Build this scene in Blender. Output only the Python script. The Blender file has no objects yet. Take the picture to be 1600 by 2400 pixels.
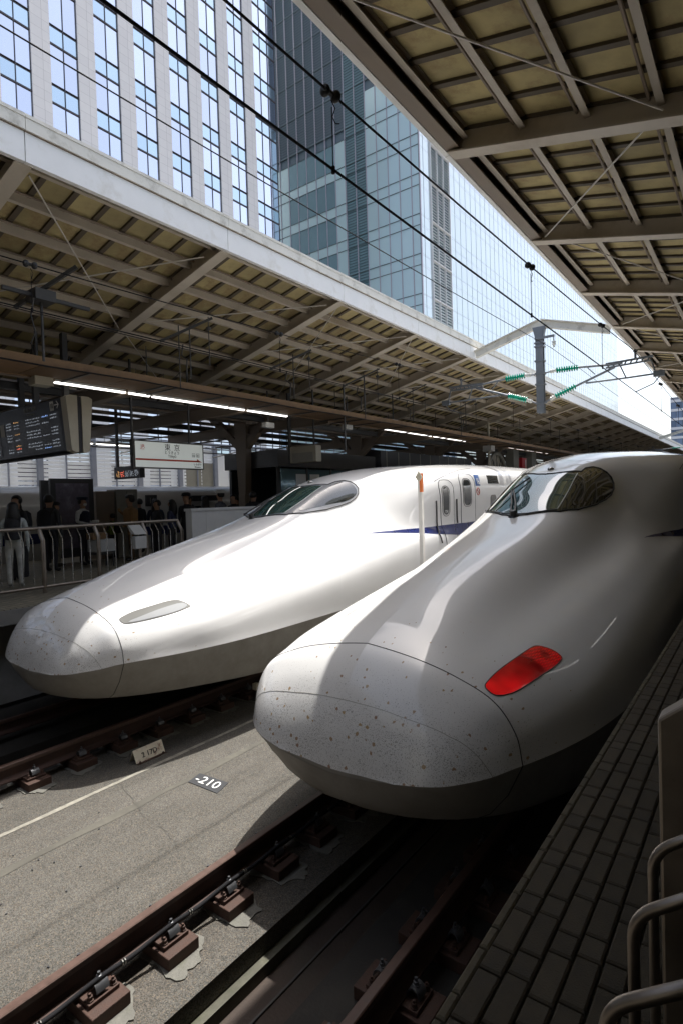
import bpy, bmesh, math, random
from mathutils import Vector, Matrix
from mathutils.geometry import delaunay_2d_cdt
random.seed(11)
sc = bpy.context.scene
COL = sc.collection
R = math.radians

# ------------------------------------------------------------------ camera
TH, PI_, RO = R(36.632), R(-1.2586), 0.031
fw = Vector((-math.cos(PI_)*math.sin(TH), math.cos(PI_)*math.cos(TH), math.sin(PI_)))
r0 = Vector((math.cos(TH), math.sin(TH), 0)); u0 = r0.cross(fw)
cr, sr = math.cos(RO), math.sin(RO)
rt = r0*cr - u0*sr; up = r0*sr + u0*cr
cam = bpy.data.cameras.new('camera'); co = bpy.data.objects.new('camera', cam); COL.objects.link(co)
M = Matrix((rt, up, -fw)).transposed().to_4x4(); M.translation = Vector((0, 0, 2.75)); co.matrix_world = M
cam.sensor_fit = 'VERTICAL'; cam.sensor_height = 36; cam.sensor_width = 24; cam.lens = 19.995
cam.clip_start = .05; cam.clip_end = 3000
sc.camera = co
# ------------------------------------------------------------------ sky, sun, exposure
SUN = Vector((-.06, .385, 1)).normalized()
w = bpy.data.worlds.new('World'); sc.world = w; w.use_nodes = True
nt = w.node_tree; nt.nodes.clear()
sky = nt.nodes.new('ShaderNodeTexSky'); sky.sky_type = 'NISHITA'; sky.sun_disc = False
sky.sun_elevation = math.asin(SUN.z); sky.sun_rotation = math.atan2(SUN.x, SUN.y)
sky.air_density = 1.0; sky.dust_density = 3.5; sky.ozone_density = 1.0
bg = nt.nodes.new('ShaderNodeBackground'); bg.inputs[1].default_value = .15
wo = nt.nodes.new('ShaderNodeOutputWorld')
hs = nt.nodes.new('ShaderNodeHueSaturation'); hs.inputs['Saturation'].default_value = .62
nt.links.new(sky.outputs[0], hs.inputs['Color']); nt.links.new(hs.outputs[0], bg.inputs[0]); nt.links.new(bg.outputs[0], wo.inputs[0])
sl = bpy.data.lights.new('sun', 'SUN'); sl.energy = 3.4; sl.angle = R(.55); sl.color = (1, .965, .91)
so = bpy.data.objects.new('sun', sl); COL.objects.link(so); so.rotation_euler = SUN.to_track_quat('Z', 'Y').to_euler()
so.location = (0, 0, 60)
sc.view_settings.view_transform = 'Standard'; sc.view_settings.look = 'None'
sc.view_settings.exposure = 1.0; sc.view_settings.gamma = 1; sc.view_settings.use_curve_mapping = False
sc.cycles.max_bounces = 8; sc.cycles.diffuse_bounces = 4; sc.cycles.glossy_bounces = 4
sc.cycles.use_denoising = True

# ------------------------------------------------------------------ mesh helpers
def V(*a): return Vector(a)
class MB:
    def __init__(s): s.v = []; s.f = []
    def add(s, vs, fs):
        n = len(s.v); s.v += [Vector(p) for p in vs]; s.f += [tuple(i+n for i in f) for f in fs]; return s
    def box(s, x0, x1, y0, y1, z0, z1):
        if x0 > x1: x0, x1 = x1, x0
        return s.add([(x0,y0,z0),(x1,y0,z0),(x1,y1,z0),(x0,y1,z0),(x0,y0,z1),(x1,y0,z1),(x1,y1,z1),(x0,y1,z1)],
                     [(0,3,2,1),(4,5,6,7),(0,1,5,4),(1,2,6,5),(2,3,7,6),(3,0,4,7)])
    def brick(s, x0, x1, y0, y1, z0, z1, c=.006):
        return s.add([(x0,y0,z0),(x1,y0,z0),(x1,y1,z0),(x0,y1,z0),(x0,y0,z1-c),(x1,y0,z1-c),(x1,y1,z1-c),(x0,y1,z1-c),
                      (x0+c,y0+c,z1),(x1-c,y0+c,z1),(x1-c,y1-c,z1),(x0+c,y1-c,z1)],
                     [(0,1,5,4),(1,2,6,5),(2,3,7,6),(3,0,4,7),(4,5,9,8),(5,6,10,9),(6,7,11,10),(7,4,8,11),(8,9,10,11)])
    def bar(s, p, q, w, h, upv=(0,0,1)):
        p, q = Vector(p), Vector(q); d = (q-p).normalized(); upv = Vector(upv)
        sd = d.cross(upv)
        if sd.length < 1e-4: sd = d.cross(Vector((1,0,0)))
        sd.normalize(); u = sd.cross(d)
        a = sd*w/2; b = u*h/2
        return s.add([p-a-b,p+a-b,p+a+b,p-a+b,q-a-b,q+a-b,q+a+b,q-a+b],
                     [(0,1,2,3),(7,6,5,4),(0,4,5,1),(1,5,6,2),(2,6,7,3),(3,7,4,0)])
    def ibeam(s, p, q, w, h, tf=.02, tw=.012):
        p, q = Vector(p), Vector(q); d = (q-p).normalized(); sd = d.cross(Vector((0,0,1))).normalized(); u = sd.cross(d)
        o = u*(h/2-tf/2)
        s.bar(p-o, q-o, w, tf); s.bar(p+o, q+o, w, tf); s.bar(p, q, tw, h-2*tf-.001); return s
    def tube(s, pts, r, n=8, closed=False):
        pts = [Vector(p) for p in pts]; m = len(pts); rs = r if isinstance(r, (list, tuple)) else [r]*m
        pv = None; base = len(s.v)
        for i, p in enumerate(pts):
            if i == 0: d = pts[1]-p
            elif i == m-1: d = p-pts[i-1]
            else: d = (pts[i+1]-p).normalized()+(p-pts[i-1]).normalized()
            d.normalize()
            if pv is None:
                a = d.cross(Vector((0,0,1)))
                if a.length < 1e-3: a = d.cross(Vector((1,0,0)))
                a.normalize()
            else:
                a = pv-d*pv.dot(d); a.normalize()
            pv = a; b = d.cross(a)
            for k in range(n):
                t = 2*math.pi*k/n; s.v.append(p+(a*math.cos(t)+b*math.sin(t))*rs[i])
        for i in range(m-1):
            for k in range(n):
                k2 = (k+1) % n; A = base+i*n; s.f.append((A+k, A+k2, A+n+k2, A+n+k))
        s.f.append(tuple(base+k for k in reversed(range(n)))); s.f.append(tuple(base+(m-1)*n+k for k in range(n)))
        return s
    def lathe(s, p, ax, prof, n=16):
        p = Vector(p); ax = Vector(ax).normalized(); a = ax.cross(Vector((0,0,1)))
        if a.length < 1e-3: a = ax.cross(Vector((1,0,0)))
        a.normalize(); b = ax.cross(a); base = len(s.v); m = len(prof)
        for t, r in prof:
            for k in range(n):
                g = 2*math.pi*k/n; s.v.append(p+ax*t+(a*math.cos(g)+b*math.sin(g))*max(r, 1e-4))
        for i in range(m-1):
            for k in range(n):
                k2 = (k+1) % n; A = base+i*n; s.f.append((A+k, A+k2, A+n+k2, A+n+k))
        s.f.append(tuple(base+k for k in reversed(range(n)))); s.f.append(tuple(base+(m-1)*n+k for k in range(n)))
        return s
    def prism(s, poly, d):
        poly = [Vector(p) for p in poly]; d = Vector(d); n = len(poly)
        return s.add(poly+[p+d for p in poly], [tuple(range(n)), tuple(reversed(range(n, 2*n)))]+[(i, i+n, (i+1) % n+n, (i+1) % n) for i in range(n)])
    def ball(s, c, r, n=12, m=8, sc3=(1,1,1)):
        c = Vector(c); pts = []; base = len(s.v)
        for i in range(m+1):
            ph = math.pi*i/m
            for k in range(n):
                t = 2*math.pi*k/n
                s.v.append(c+Vector((math.sin(ph)*math.cos(t)*r*sc3[0], math.sin(ph)*math.sin(t)*r*sc3[1], math.cos(ph)*r*sc3[2])))
        for i in range(m):
            for k in range(n):
                k2 = (k+1) % n; A = base+i*n; s.f.append((A+k, A+n+k, A+n+k2, A+k2))
        return s
    def build(s, name, mat, parent=None, smooth=False, bevel=0, label=None, cat=None, group=None, kind=None, recalc=True, sharp=40):
        v = s.v
        o = None
        if parent is not None:
            off = ROOT.get(parent.name, Vector((0,0,0)))
        else:
            xs = [p.x for p in v]; ys = [p.y for p in v]; zs = [p.z for p in v]
            off = Vector(((min(xs)+max(xs))/2, (min(ys)+max(ys))/2, min(zs)))
        me = bpy.data.meshes.new(name); me.from_pydata([tuple(p-off) for p in v], [], s.f)
        if recalc:
            bm = bmesh.new(); bm.from_mesh(me); bmesh.ops.recalc_face_normals(bm, faces=bm.faces); bm.to_mesh(me); bm.free()
        if mat: me.materials.append(MAT[mat] if isinstance(mat, str) else mat)
        o = bpy.data.objects.new(name, me); COL.objects.link(o)
        if parent is not None: o.parent = parent; ROOT[o.name] = off
        else: o.location = off; ROOT[o.name] = off.copy()
        if smooth:
            for p in me.polygons: p.use_smooth = True
            if sharp: me.set_sharp_from_angle(angle=R(sharp))
        if bevel:
            b = o.modifiers.new('bevel', 'BEVEL'); b.width = bevel; b.segments = 2; b.limit_method = 'ANGLE'
        tag(o, label, cat, group, kind)
        return o
ROOT = {}
def tag(o, label=None, cat=None, group=None, kind=None):
    if label: o['label'] = label
    if cat: o['category'] = cat
    if group: o['group'] = group
    if kind: o['kind'] = kind
    return o
def thing(name, label, cat, loc=(0,0,0), group=None, kind=None):
    o = bpy.data.objects.new(name, None); COL.objects.link(o); o.location = loc; o.empty_display_size = .2
    ROOT[o.name] = Vector(loc); tag(o, label, cat, group, kind); return o
def copies(o, offs):
    for d in offs:
        c = o.copy(); COL.objects.link(c); c.location = o.location+Vector(d)
        if o.parent: ROOT[c.name] = ROOT[o.name]
def kids(o): return [c for c in bpy.data.objects if c.parent == o]
def dup(root, d, label=None, group=None, ks=None):
    r = root.copy(); COL.objects.link(r); r.location = root.location+Vector(d); ROOT[r.name] = ROOT[root.name]+Vector(d)
    if label: r['label'] = label
    if group: r['group'] = group
    for ch in (ks if ks is not None else kids(root)):
        c = ch.copy(); COL.objects.link(c); c.parent = r
        for g in kids(ch):
            e = g.copy(); COL.objects.link(e); e.parent = c
    return r
def text(name, s, size, mat, parent, origin, xdir, ydir, align='CENTER', ext=.002, sx=1.0):
    cu = bpy.data.curves.new(name, 'FONT'); cu.body = s; cu.size = size; cu.extrude = ext; cu.align_x = align; cu.resolution_u = 3
    t = bpy.data.objects.new(name, cu); COL.objects.link(t)
    dg = bpy.context.evaluated_depsgraph_get(); me = bpy.data.meshes.new_from_object(t.evaluated_get(dg))
    bpy.data.objects.remove(t); bpy.data.curves.remove(cu)
    X = Vector(xdir).normalized(); Y = Vector(ydir).normalized(); Z = X.cross(Y); off = ROOT.get(parent.name, Vector((0,0,0)))
    o0 = Vector(origin)-off
    for v in me.vertices: v.co = o0+X*v.co.x*sx+Y*v.co.y+Z*v.co.z
    me.materials.clear(); me.materials.append(MAT[mat])
    o = bpy.data.objects.new(name, me); COL.objects.link(o); o.parent = parent; ROOT[o.name] = off; return o

# ------------------------------------------------------------------ materials
MAT = {}
def newmat(name):
    m = bpy.data.materials.new(name); m.use_nodes = True; MAT[name] = m
    n = m.node_tree.nodes; return m, n, m.node_tree.links, n['Principled BSDF']
def pm(name, col, rough=.55, metal=0, var=.18, vs=2.5, bump=.0, bs=60, coat=0, spec=.5, stain=None, sscale=1.2, rnd=0, trans=0, emit=None, es=0):
    m, n, l, b = newmat(name)
    tc = n.new('ShaderNodeTexCoord')
    no = n.new('ShaderNodeTexNoise'); no.inputs['Scale'].default_value = vs; no.inputs['Detail'].default_value = 6; no.inputs['Roughness'].default_value = .65
    l.new(tc.outputs['Object'], no.inputs['Vector'])
    mr = n.new('ShaderNodeMapRange'); mr.inputs[1].default_value = .3; mr.inputs[2].default_value = .7
    mr.inputs[3].default_value = 1-var; mr.inputs[4].default_value = 1+var; l.new(no.outputs[0], mr.inputs[0])
    vm = n.new('ShaderNodeVectorMath'); vm.operation = 'SCALE'; vm.inputs[0].default_value = col[:3]
    last = mr.outputs[0]
    if rnd:
        oi = n.new('ShaderNodeObjectInfo'); m2 = n.new('ShaderNodeMapRange'); m2.inputs[3].default_value = 1-rnd; m2.inputs[4].default_value = 1+rnd
        l.new(oi.outputs['Random'], m2.inputs[0]); mm = n.new('ShaderNodeMath'); mm.operation = 'MULTIPLY'
        l.new(last, mm.inputs[0]); l.new(m2.outputs[0], mm.inputs[1]); last = mm.outputs[0]
    l.new(last, vm.inputs['Scale']); out = vm.outputs[0]
    if stain:
        n2 = n.new('ShaderNodeTexNoise'); n2.inputs['Scale'].default_value = sscale; n2.inputs['Detail'].default_value = 8; n2.inputs['Roughness'].default_value = .7
        l.new(tc.outputs['Object'], n2.inputs['Vector'])
        r2 = n.new('ShaderNodeMapRange'); r2.inputs[1].default_value = .52; r2.inputs[2].default_value = .72; l.new(n2.outputs[0], r2.inputs[0])
        mx = n.new('ShaderNodeMix'); mx.data_type = 'RGBA'; l.new(r2.outputs[0], mx.inputs[0]); l.new(out, mx.inputs[6]); mx.inputs[7].default_value = (*stain, 1); out = mx.outputs[2]
    l.new(out, b.inputs['Base Color'])
    rr = n.new('ShaderNodeMapRange'); rr.inputs[1].default_value = .3; rr.inputs[2].default_value = .7
    rr.inputs[3].default_value = max(.02, rough-.08); rr.inputs[4].default_value = min(1, rough+.08); l.new(no.outputs[0], rr.inputs[0]); l.new(rr.outputs[0], b.inputs['Roughness'])
    b.inputs['Metallic'].default_value = metal; b.inputs['Specular IOR Level'].default_value = spec
    if coat: b.inputs['Coat Weight'].default_value = coat; b.inputs['Coat Roughness'].default_value = .03
    if trans: b.inputs['Transmission Weight'].default_value = trans
    if emit: b.inputs['Emission Color'].default_value = (*emit, 1); b.inputs['Emission Strength'].default_value = es
    if bump:
        n3 = n.new('ShaderNodeTexNoise'); n3.inputs['Scale'].default_value = bs; n3.inputs['Detail'].default_value = 5; l.new(tc.outputs['Object'], n3.inputs['Vector'])
        bp = n.new('ShaderNodeBump'); bp.inputs['Strength'].default_value = bump; bp.inputs['Distance'].default_value = .01
        l.new(n3.outputs[0], bp.inputs['Height']); l.new(bp.outputs[0], b.inputs['Normal'])
    return m
pm('canopy_paint', (.54,.475,.385), .5, var=.1, vs=1.2, stain=(.40,.33,.24), sscale=.9)
pm('fascia_paint', (.90,.89,.86), .5, var=.06, vs=.8, stain=(.76,.73,.66), sscale=2.2)
pm('gutter_paint', (.76,.73,.65), .5, var=.08, vs=.8, stain=(.45,.42,.35), sscale=3)
pm('deck_board', (.40,.325,.155), .8, var=.22, vs=1.6, stain=(.24,.155,.075), sscale=2.0, rnd=.22)
pm('rib_paint', (.10,.078,.052), .7, var=.15)
pm('girder_paint', (.22,.17,.125), .55, var=.12, vs=1)
pm('rod_steel', (.6,.56,.5), .4, var=.1)
pm('tray_brown', (.21,.125,.06), .7, var=.3, vs=3, stain=(.10,.06,.03), sscale=3, rnd=.3)
pm('dark_steel', (.055,.053,.05), .5, var=.2)
pm('black_rubber', (.015,.015,.016), .5, var=.2)
pm('cable_black', (.015,.015,.017), .8, var=.2, spec=.15)
pm('grey_steel', (.20,.22,.24), .45, metal=.3, var=.12)
pm('stainless', (.66,.65,.62), .25, metal=1, var=.12, vs=8)
pm('stainless_dark', (.30,.26,.22), .38, metal=1, var=.18, vs=6)
pm('teal_glaze', (.0,.34,.22), .18, var=.06, coat=.5)
pm('white_glaze', (.75,.75,.7), .25, var=.05)
pm('rail_rust', (.052,.026,.019), .7, var=.3, vs=14, bump=.3, bs=120)
pm('rail_head', (.085,.047,.035), .5, var=.2, vs=20)
pm('rust_plate', (.064,.032,.022), .75, var=.3, vs=14, stain=(.055,.032,.024), sscale=9, bump=.35, bs=90)
pm('clip_steel', (.085,.088,.095), .42, metal=.4, var=.2, vs=20)
pm('grout', (.15,.146,.128), .9, var=.2, vs=9, bump=.5, bs=50, stain=(.13,.13,.10), sscale=7)
pm('moss_ledge', (.10,.097,.075), .95, var=.35, vs=6, stain=(.06,.07,.035), sscale=5)
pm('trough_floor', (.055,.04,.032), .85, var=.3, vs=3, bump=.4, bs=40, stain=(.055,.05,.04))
pm('platform_side', (.22,.215,.2), .85, var=.2, vs=2, bump=.3, stain=(.16,.15,.13))
pm('paver', (.085,.069,.046), .75, var=.22, vs=14, bump=.35, bs=160, rnd=.16)
pm('paver_edge', (.13,.11,.072), .75, var=.22, vs=14, bump=.35, bs=160, rnd=.14)
pm('paver_bed', (.042,.037,.027), .9, var=.2)
pm('sign_white', (.82,.86,.84), .35, var=.03, emit=(.86,.93,.9), es=.11)
pm('sign_dark', (.022,.021,.026), .35, var=.1)
pm('sign_cream', (.42,.38,.29), .5, var=.08)
pm('ink_black', (.02,.02,.022), .5, var=.02)
pm('ink_red', (.62,.07,.03), .5, var=.02)
pm('ink_white', (.8,.8,.78), .5, var=.02)
pm('orange_paint', (.8,.2,.04), .5, var=.05)
pm('post_white', (.8,.78,.74), .5, var=.06)
pm('marker_paint', (.72,.66,.52), .6, var=.12, vs=9, stain=(.22,.08,.035), sscale=11)
pm('plate_dark', (.03,.032,.036), .7, var=.2, vs=20)
pm('slat_white', (.85,.87,.88), .5, var=.05)
pm('panel_white', (.84,.86,.87), .5, var=.05, vs=.6)
pm('wall_post', (.24,.26,.31), .5, var=.1)
pm('kiosk_dark', (.045,.045,.048), .35, var=.15)
pm('cabinet_grey', (.27,.26,.22), .5, var=.08)
pm('gate_white', (.55,.55,.53), .4, var=.05)
pm('poster_print', (.17,.15,.2), .25, var=.5, vs=1.5, stain=(.4,.33,.4), sscale=1.0)
pm('pier_tile_base', (.68,.67,.65), .5, var=.03)
pm('mullion_dark', (.05,.05,.065), .4, var=.05)
pm('mullion_face', (.09,.16,.18), .4, var=.05)
pm('mullion_light', (.42,.42,.5), .35, var=.05)
pm('mullion_teal', (.10,.15,.17), .4, var=.05)
pm('louvre_blue', (.15,.27,.31), .45, var=.1, vs=.4)
pm('louvre_dark', (.11,.165,.21), .45, var=.1, vs=.4)
pm('louvre_pale', (.58,.66,.66), .45, var=.06, vs=.4)
pm('frame_white', (.78,.8,.82), .4, var=.04)
pm('lamp_housing', (.6,.6,.58), .4, var=.05)
pm('led_white', (.5,.55,.6), .5, emit=(.8,.88,1), es=.12, var=.1)
pm('led_amber', (.7,.4,.2), .5, emit=(1,.55,.2), es=.28, var=.1)
pm('led_red', (.6,.1,.08), .5, emit=(1,.2,.12), es=.4, var=.1)
pm('led_blue', (.2,.35,.7), .5, emit=(.3,.5,1), es=.4, var=.1)
pm('tube_dim', (1,1,1), .5, emit=(1,.97,.92), es=.8, var=0)
pm('tube_glow', (1,1,1), .5, emit=(1,.97,.92), es=1.5, var=0)
pm('red_box', (.6,.02,.03), .4, var=.1)
def glass(name, col, rough=.04, spec=.8, metal=0, coat=1, rnd=.0, var=.04):
    m, n, l, b = newmat(name)
    oi = n.new('ShaderNodeObjectInfo'); mr = n.new('ShaderNodeMapRange'); mr.inputs[3].default_value = 1-rnd; mr.inputs[4].default_value = 1+rnd; l.new(oi.outputs['Random'], mr.inputs[0])
    vm = n.new('ShaderNodeVectorMath'); vm.operation = 'SCALE'; vm.inputs[0].default_value = col; l.new(mr.outputs[0], vm.inputs['Scale']); l.new(vm.outputs[0], b.inputs['Base Color'])
    b.inputs['Roughness'].default_value = rough; b.inputs['Metallic'].default_value = metal; b.inputs['Specular IOR Level'].default_value = spec
    b.inputs['Coat Weight'].default_value = coat; b.inputs['Coat Roughness'].default_value = .03
    return m
glass('tower_glass', (.68,.74,.88), .04, metal=.95, rnd=.11)
glass('tower_spandrel', (.55,.70,.82), .06, metal=.9, rnd=.05)
glass('frost_glass', (.60,.80,.85), .3, metal=.35, spec=.5, coat=.3, rnd=.035)
glass('grey_glass', (.24,.40,.47), .1, metal=.5, spec=.6, rnd=.08)
glass('lens_grey', (.16,.16,.15), .5, spec=.1, coat=0)
glass('windshield_glass', (.022,.075,.072), .03)
glass('lamp_bowl', (.30,.31,.32), .5, spec=.1, coat=0)
glass('white_glass', (.58,.69,.72), .15, metal=.5, spec=.7, rnd=.02)
glass('cab_glass', (.012,.016,.016), .03)
glass('clear_lens', (.34,.34,.32), .08, metal=.8)
glass('dark_pane', (.03,.035,.04), .04)
glass('far_glass', (.16,.22,.34), .1, rnd=.3)
# --- special materials
def mix(n, l, fac, a, b):
    x = n.new('ShaderNodeMix'); x.data_type = 'RGBA'
    for s, v in ((0, fac), (6, a), (7, b)):
        if hasattr(v, 'links'): l.new(v, x.inputs[s])
        else: x.inputs[s].default_value = v if s == 0 else (*v, 1)
    return x.outputs[2]
def mrange(n, l, src, a, b, c=0, d=1):
    x = n.new('ShaderNodeMapRange'); l.new(src, x.inputs[0])
    for i, v in enumerate((a, b, c, d)): x.inputs[1+i].default_value = v
    return x.outputs[0]
def math_(n, l, op, a, b=None):
    x = n.new('ShaderNodeMath'); x.operation = op
    for i, v in enumerate((a, b)):
        if v is None: continue
        if hasattr(v, 'links'): l.new(v, x.inputs[i])
        else: x.inputs[i].default_value = v
    return x.outputs[0]
def noise(n, l, vec, sc_, det=4, ro=.6):
    x = n.new('ShaderNodeTexNoise'); x.inputs['Scale'].default_value = sc_; x.inputs['Detail'].default_value = det; x.inputs['Roughness'].default_value = ro
    l.new(vec, x.inputs['Vector']); return x.outputs[0]
def train_mat(name, base, dirt, skirt=False):
    m, n, l, b = newmat(name)
    tc = n.new('ShaderNodeTexCoord'); ob = tc.outputs['Object']; sep = n.new('ShaderNodeSeparateXYZ'); l.new(ob, sep.inputs[0])
    big = noise(n, l, ob, 1.1, 6); col = mix(n, l, mrange(n, l, big, .35, .75, 0, .35), base, tuple(c*.86 for c in base))
    if dirt:
        y = sep.outputs[1]; z = sep.outputs[2]
        front = mrange(n, l, y, 1.5, .1); low = mrange(n, l, z, 2.0, 1.1)
        amt = math_(n, l, 'MULTIPLY', front, math_(n, l, 'MAXIMUM', low, .25))
        st = n.new('ShaderNodeMapping'); st.inputs['Scale'].default_value = (1, .55, 1); l.new(ob, st.inputs[0])
        fine = noise(n, l, st.outputs[0], 150, 2, .6); thr = mrange(n, l, math_(n, l, 'MULTIPLY', amt, mrange(n, l, noise(n, l, ob, 5, 3), .3, .7, .75, 1.15)), 0, 1, .80, .575)
        sp = math_(n, l, 'GREATER_THAN', fine, thr); col = mix(n, l, math_(n, l, 'MULTIPLY', sp, .6), col, (.06,.05,.035))
        vo = n.new('ShaderNodeTexVoronoi'); vo.inputs['Scale'].default_value = 15; vo.inputs['Randomness'].default_value = 1; l.new(st.outputs[0], vo.inputs['Vector'])
        wob = noise(n, l, ob, 60, 3); rad = math_(n, l, 'MULTIPLY', math_(n, l, 'MULTIPLY', wob, math_(n, l, 'POWER', amt, .6)), .40)
        rs = n.new('ShaderNodeSeparateColor'); l.new(vo.outputs['Color'], rs.inputs[0])
        keep = math_(n, l, 'GREATER_THAN', rs.outputs[0], .4)
        spl = math_(n, l, 'MULTIPLY', math_(n, l, 'LESS_THAN', vo.outputs['Distance'], rad), keep)
        col = mix(n, l, math_(n, l, 'MULTIPLY', spl, .8), col, mix(n, l, rs.outputs[1], (.26,.10,.015), (.42,.26,.04)))
    if skirt:
        dn = noise(n, l, ob, 3, 8, .7); col = mix(n, l, mrange(n, l, dn, .35, .7, .1, .8), col, (.20,.185,.16))
    l.new(col, b.inputs['Base Color']); b.inputs['Roughness'].default_value = .38 if not skirt else .5
    b.inputs['Coat Weight'].default_value = .0 if skirt else .9; b.inputs['Coat Roughness'].default_value = .025
    if not skirt:
        hz = noise(n, l, ob, 2.2, 3); l.new(mrange(n, l, hz, .3, .7, .30, .45), b.inputs['Roughness'])
    return m
train_mat('train_white', (.84,.84,.83), True)
train_mat('train_skirt', (.33,.315,.285), False, True)
pm('train_blue', (.006,.016,.125), .3, coat=.8, var=.05)
pm('cab_frame', (.25,.26,.28), .35, coat=.5, var=.05)
def red_mat():
    m, n, l, b = newmat('red_lens')
    tc = n.new('ShaderNodeTexCoord'); ob = tc.outputs['Object']
    v = n.new('ShaderNodeTexVoronoi'); v.inputs['Scale'].default_value = 75; v.inputs['Randomness'].default_value = 0; l.new(ob, v.inputs['Vector'])
    sep = n.new('ShaderNodeSeparateXYZ'); l.new(ob, sep.inputs[0])
    rear = math_(n, l, 'MULTIPLY', mrange(n, l, sep.outputs[1], 1.12, 1.16), mrange(n, l, noise(n, l, ob, 7, 1), .42, .5, .15, 1))
    cell = mrange(n, l, v.outputs['Distance'], .1, .5, 1, .1)
    y_ = sep.outputs[1]; big = noise(n, l, ob, 3.5, 2)
    lo = math_(n, l, 'MULTIPLY', mrange(n, l, y_, .60, 1.10, 1.0, .12), mrange(n, l, big, .35, .65, .45, 1.15))
    f = n.new('ShaderNodeMix'); l.new(rear, f.inputs[0]); l.new(lo, f.inputs[2]); l.new(math_(n, l, 'MULTIPLY', cell, 1.5), f.inputs[3])
    col = mix(n, l, lo, (.14,.0,.002), (.5,.004,.006)); l.new(col, b.inputs['Base Color'])
    b.inputs['Emission Color'].default_value = (1, .008, .012, 1); l.new(math_(n, l, 'MULTIPLY', f.outputs[0], .22), b.inputs['Emission Strength'])
    b.inputs['Roughness'].default_value = .2; b.inputs['Coat Weight'].default_value = 1; b.inputs['Coat Roughness'].default_value = .02
red_mat()
def concrete_mat():
    m, n, l, b = newmat('slab_concrete')
    tc = n.new('ShaderNodeTexCoord'); ob = tc.outputs['Object']
    mp = n.new('ShaderNodeMapping'); mp.inputs['Scale'].default_value = (1, .18, 1); l.new(ob, mp.inputs[0])
    big = noise(n, l, mp.outputs[0], 1.6, 8, .7); med = noise(n, l, ob, 4.5, 6, .7)
    v = n.new('ShaderNodeTexVoronoi'); v.inputs['Scale'].default_value = 160; l.new(ob, v.inputs['Vector'])
    s = n.new('ShaderNodeSeparateColor'); l.new(v.outputs['Color'], s.inputs[0])
    g = mrange(n, l, s.outputs[0], 0, 1, .42, 1.6)
    base = mix(n, l, mrange(n, l, big, .32, .68), (.058,.056,.049), (.112,.106,.094))
    base = mix(n, l, mrange(n, l, med, .5, .75, 0, .55), base, (.058,.056,.048))
    sx_ = n.new('ShaderNodeSeparateXYZ'); l.new(ob, sx_.inputs[0])
    nr = mrange(n, l, math_(n, l, 'ABSOLUTE', math_(n, l, 'SUBTRACT', sx_.outputs[0], 1.405)), .12, .5, .7, 0)
    base = mix(n, l, math_(n, l, 'MULTIPLY', nr, mrange(n, l, noise(n, l, ob, 3.2, 6, .7), .35, .65, .1, 1)), base, (.062,.047,.034))
    oil = noise(n, l, mp.outputs[0], 5.5, 5, .6); base = mix(n, l, mrange(n, l, oil, .62, .74, 0, .6), base, (.045,.042,.036))
    warm = mix(n, l, math_(n, l, 'GREATER_THAN', s.outputs[1], .8), base, (.115,.095,.072))
    vm = n.new('ShaderNodeVectorMath'); vm.operation = 'SCALE'; l.new(warm, vm.inputs[0]); l.new(g, vm.inputs['Scale'])
    l.new(vm.outputs[0], b.inputs['Base Color']); b.inputs['Roughness'].default_value = .9
    bp = n.new('ShaderNodeBump'); bp.inputs['Strength'].default_value = .5; bp.inputs['Distance'].default_value = .006
    l.new(s.outputs[0], bp.inputs['Height']); l.new(bp.outputs[0], b.inputs['Normal'])
concrete_mat()
def tile_mat():
    m, n, l, b = newmat('pier_tile')
    tc = n.new('ShaderNodeTexCoord'); sep = n.new('ShaderNodeSeparateXYZ'); l.new(tc.outputs['Object'], sep.inputs[0])
    oi = n.new('ShaderNodeObjectInfo')
    fz = math_(n, l, 'FRACT', math_(n, l, 'DIVIDE', sep.outputs[2], .66)); jz = math_(n, l, 'LESS_THAN', fz, .03)
    jy = math_(n, l, 'LESS_THAN', math_(n, l, 'ABSOLUTE', math_(n, l, 'SUBTRACT', sep.outputs[1], .12)), .012)
    j = math_(n, l, 'MAXIMUM', jz, jy)
    wn = n.new('ShaderNodeTexWhiteNoise'); wn.noise_dimensions = '2D'; cv = n.new('ShaderNodeCombineXYZ')
    l.new(math_(n, l, 'FLOOR', math_(n, l, 'DIVIDE', sep.outputs[2], .66)), cv.inputs[0])
    l.new(math_(n, l, 'ADD', math_(n, l, 'GREATER_THAN', sep.outputs[1], .12), math_(n, l, 'MULTIPLY', oi.outputs['Random'], 37)), cv.inputs[1]); l.new(cv.outputs[0], wn.inputs['Vector'])
    c = mix(n, l, wn.outputs['Value'], (.76,.76,.76), (.80,.80,.795)); c = mix(n, l, j, c, (.52,.52,.52))
    l.new(c, b.inputs['Base Color']); b.inputs['Roughness'].default_value = .45
tile_mat()

# ------------------------------------------------------------------ ground, slabs, platforms
g = MB(); g.add([(-700,-500,-.52),(700,-500,-.52),(700,900,-.52),(-700,900,-.52)], [(0,1,2,3)])
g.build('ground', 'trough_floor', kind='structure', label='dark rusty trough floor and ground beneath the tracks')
slab = MB().box(-6.72, -2.86, -14, 140, -.6, -.29).build('track_slab', 'slab_concrete', kind='structure')
slab['label'] = 'sunlit rough concrete slab between the two trains'
pm('shade_painted_slab', (.03,.028,.025), .9, var=.35, vs=4, bump=.4, bs=60, stain=(.05,.046,.04), sscale=2)  # darker copy of the slab concrete, deep shade put into its colour
s2 = MB().box(-2.28, -.5, -14, 140, -.6, -.29).build('track_slab', 'shade_painted_slab', kind='structure'); s2['label'] = 'concrete slab in shade below the near platform'
s4 = MB().box(-7.01, -6.72, -14, 140, -.6, -.291).build('track_slab', 'shade_painted_slab', kind='structure'); s4['label'] = 'concrete strip coloured darker for shade below the left train nose'
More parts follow.
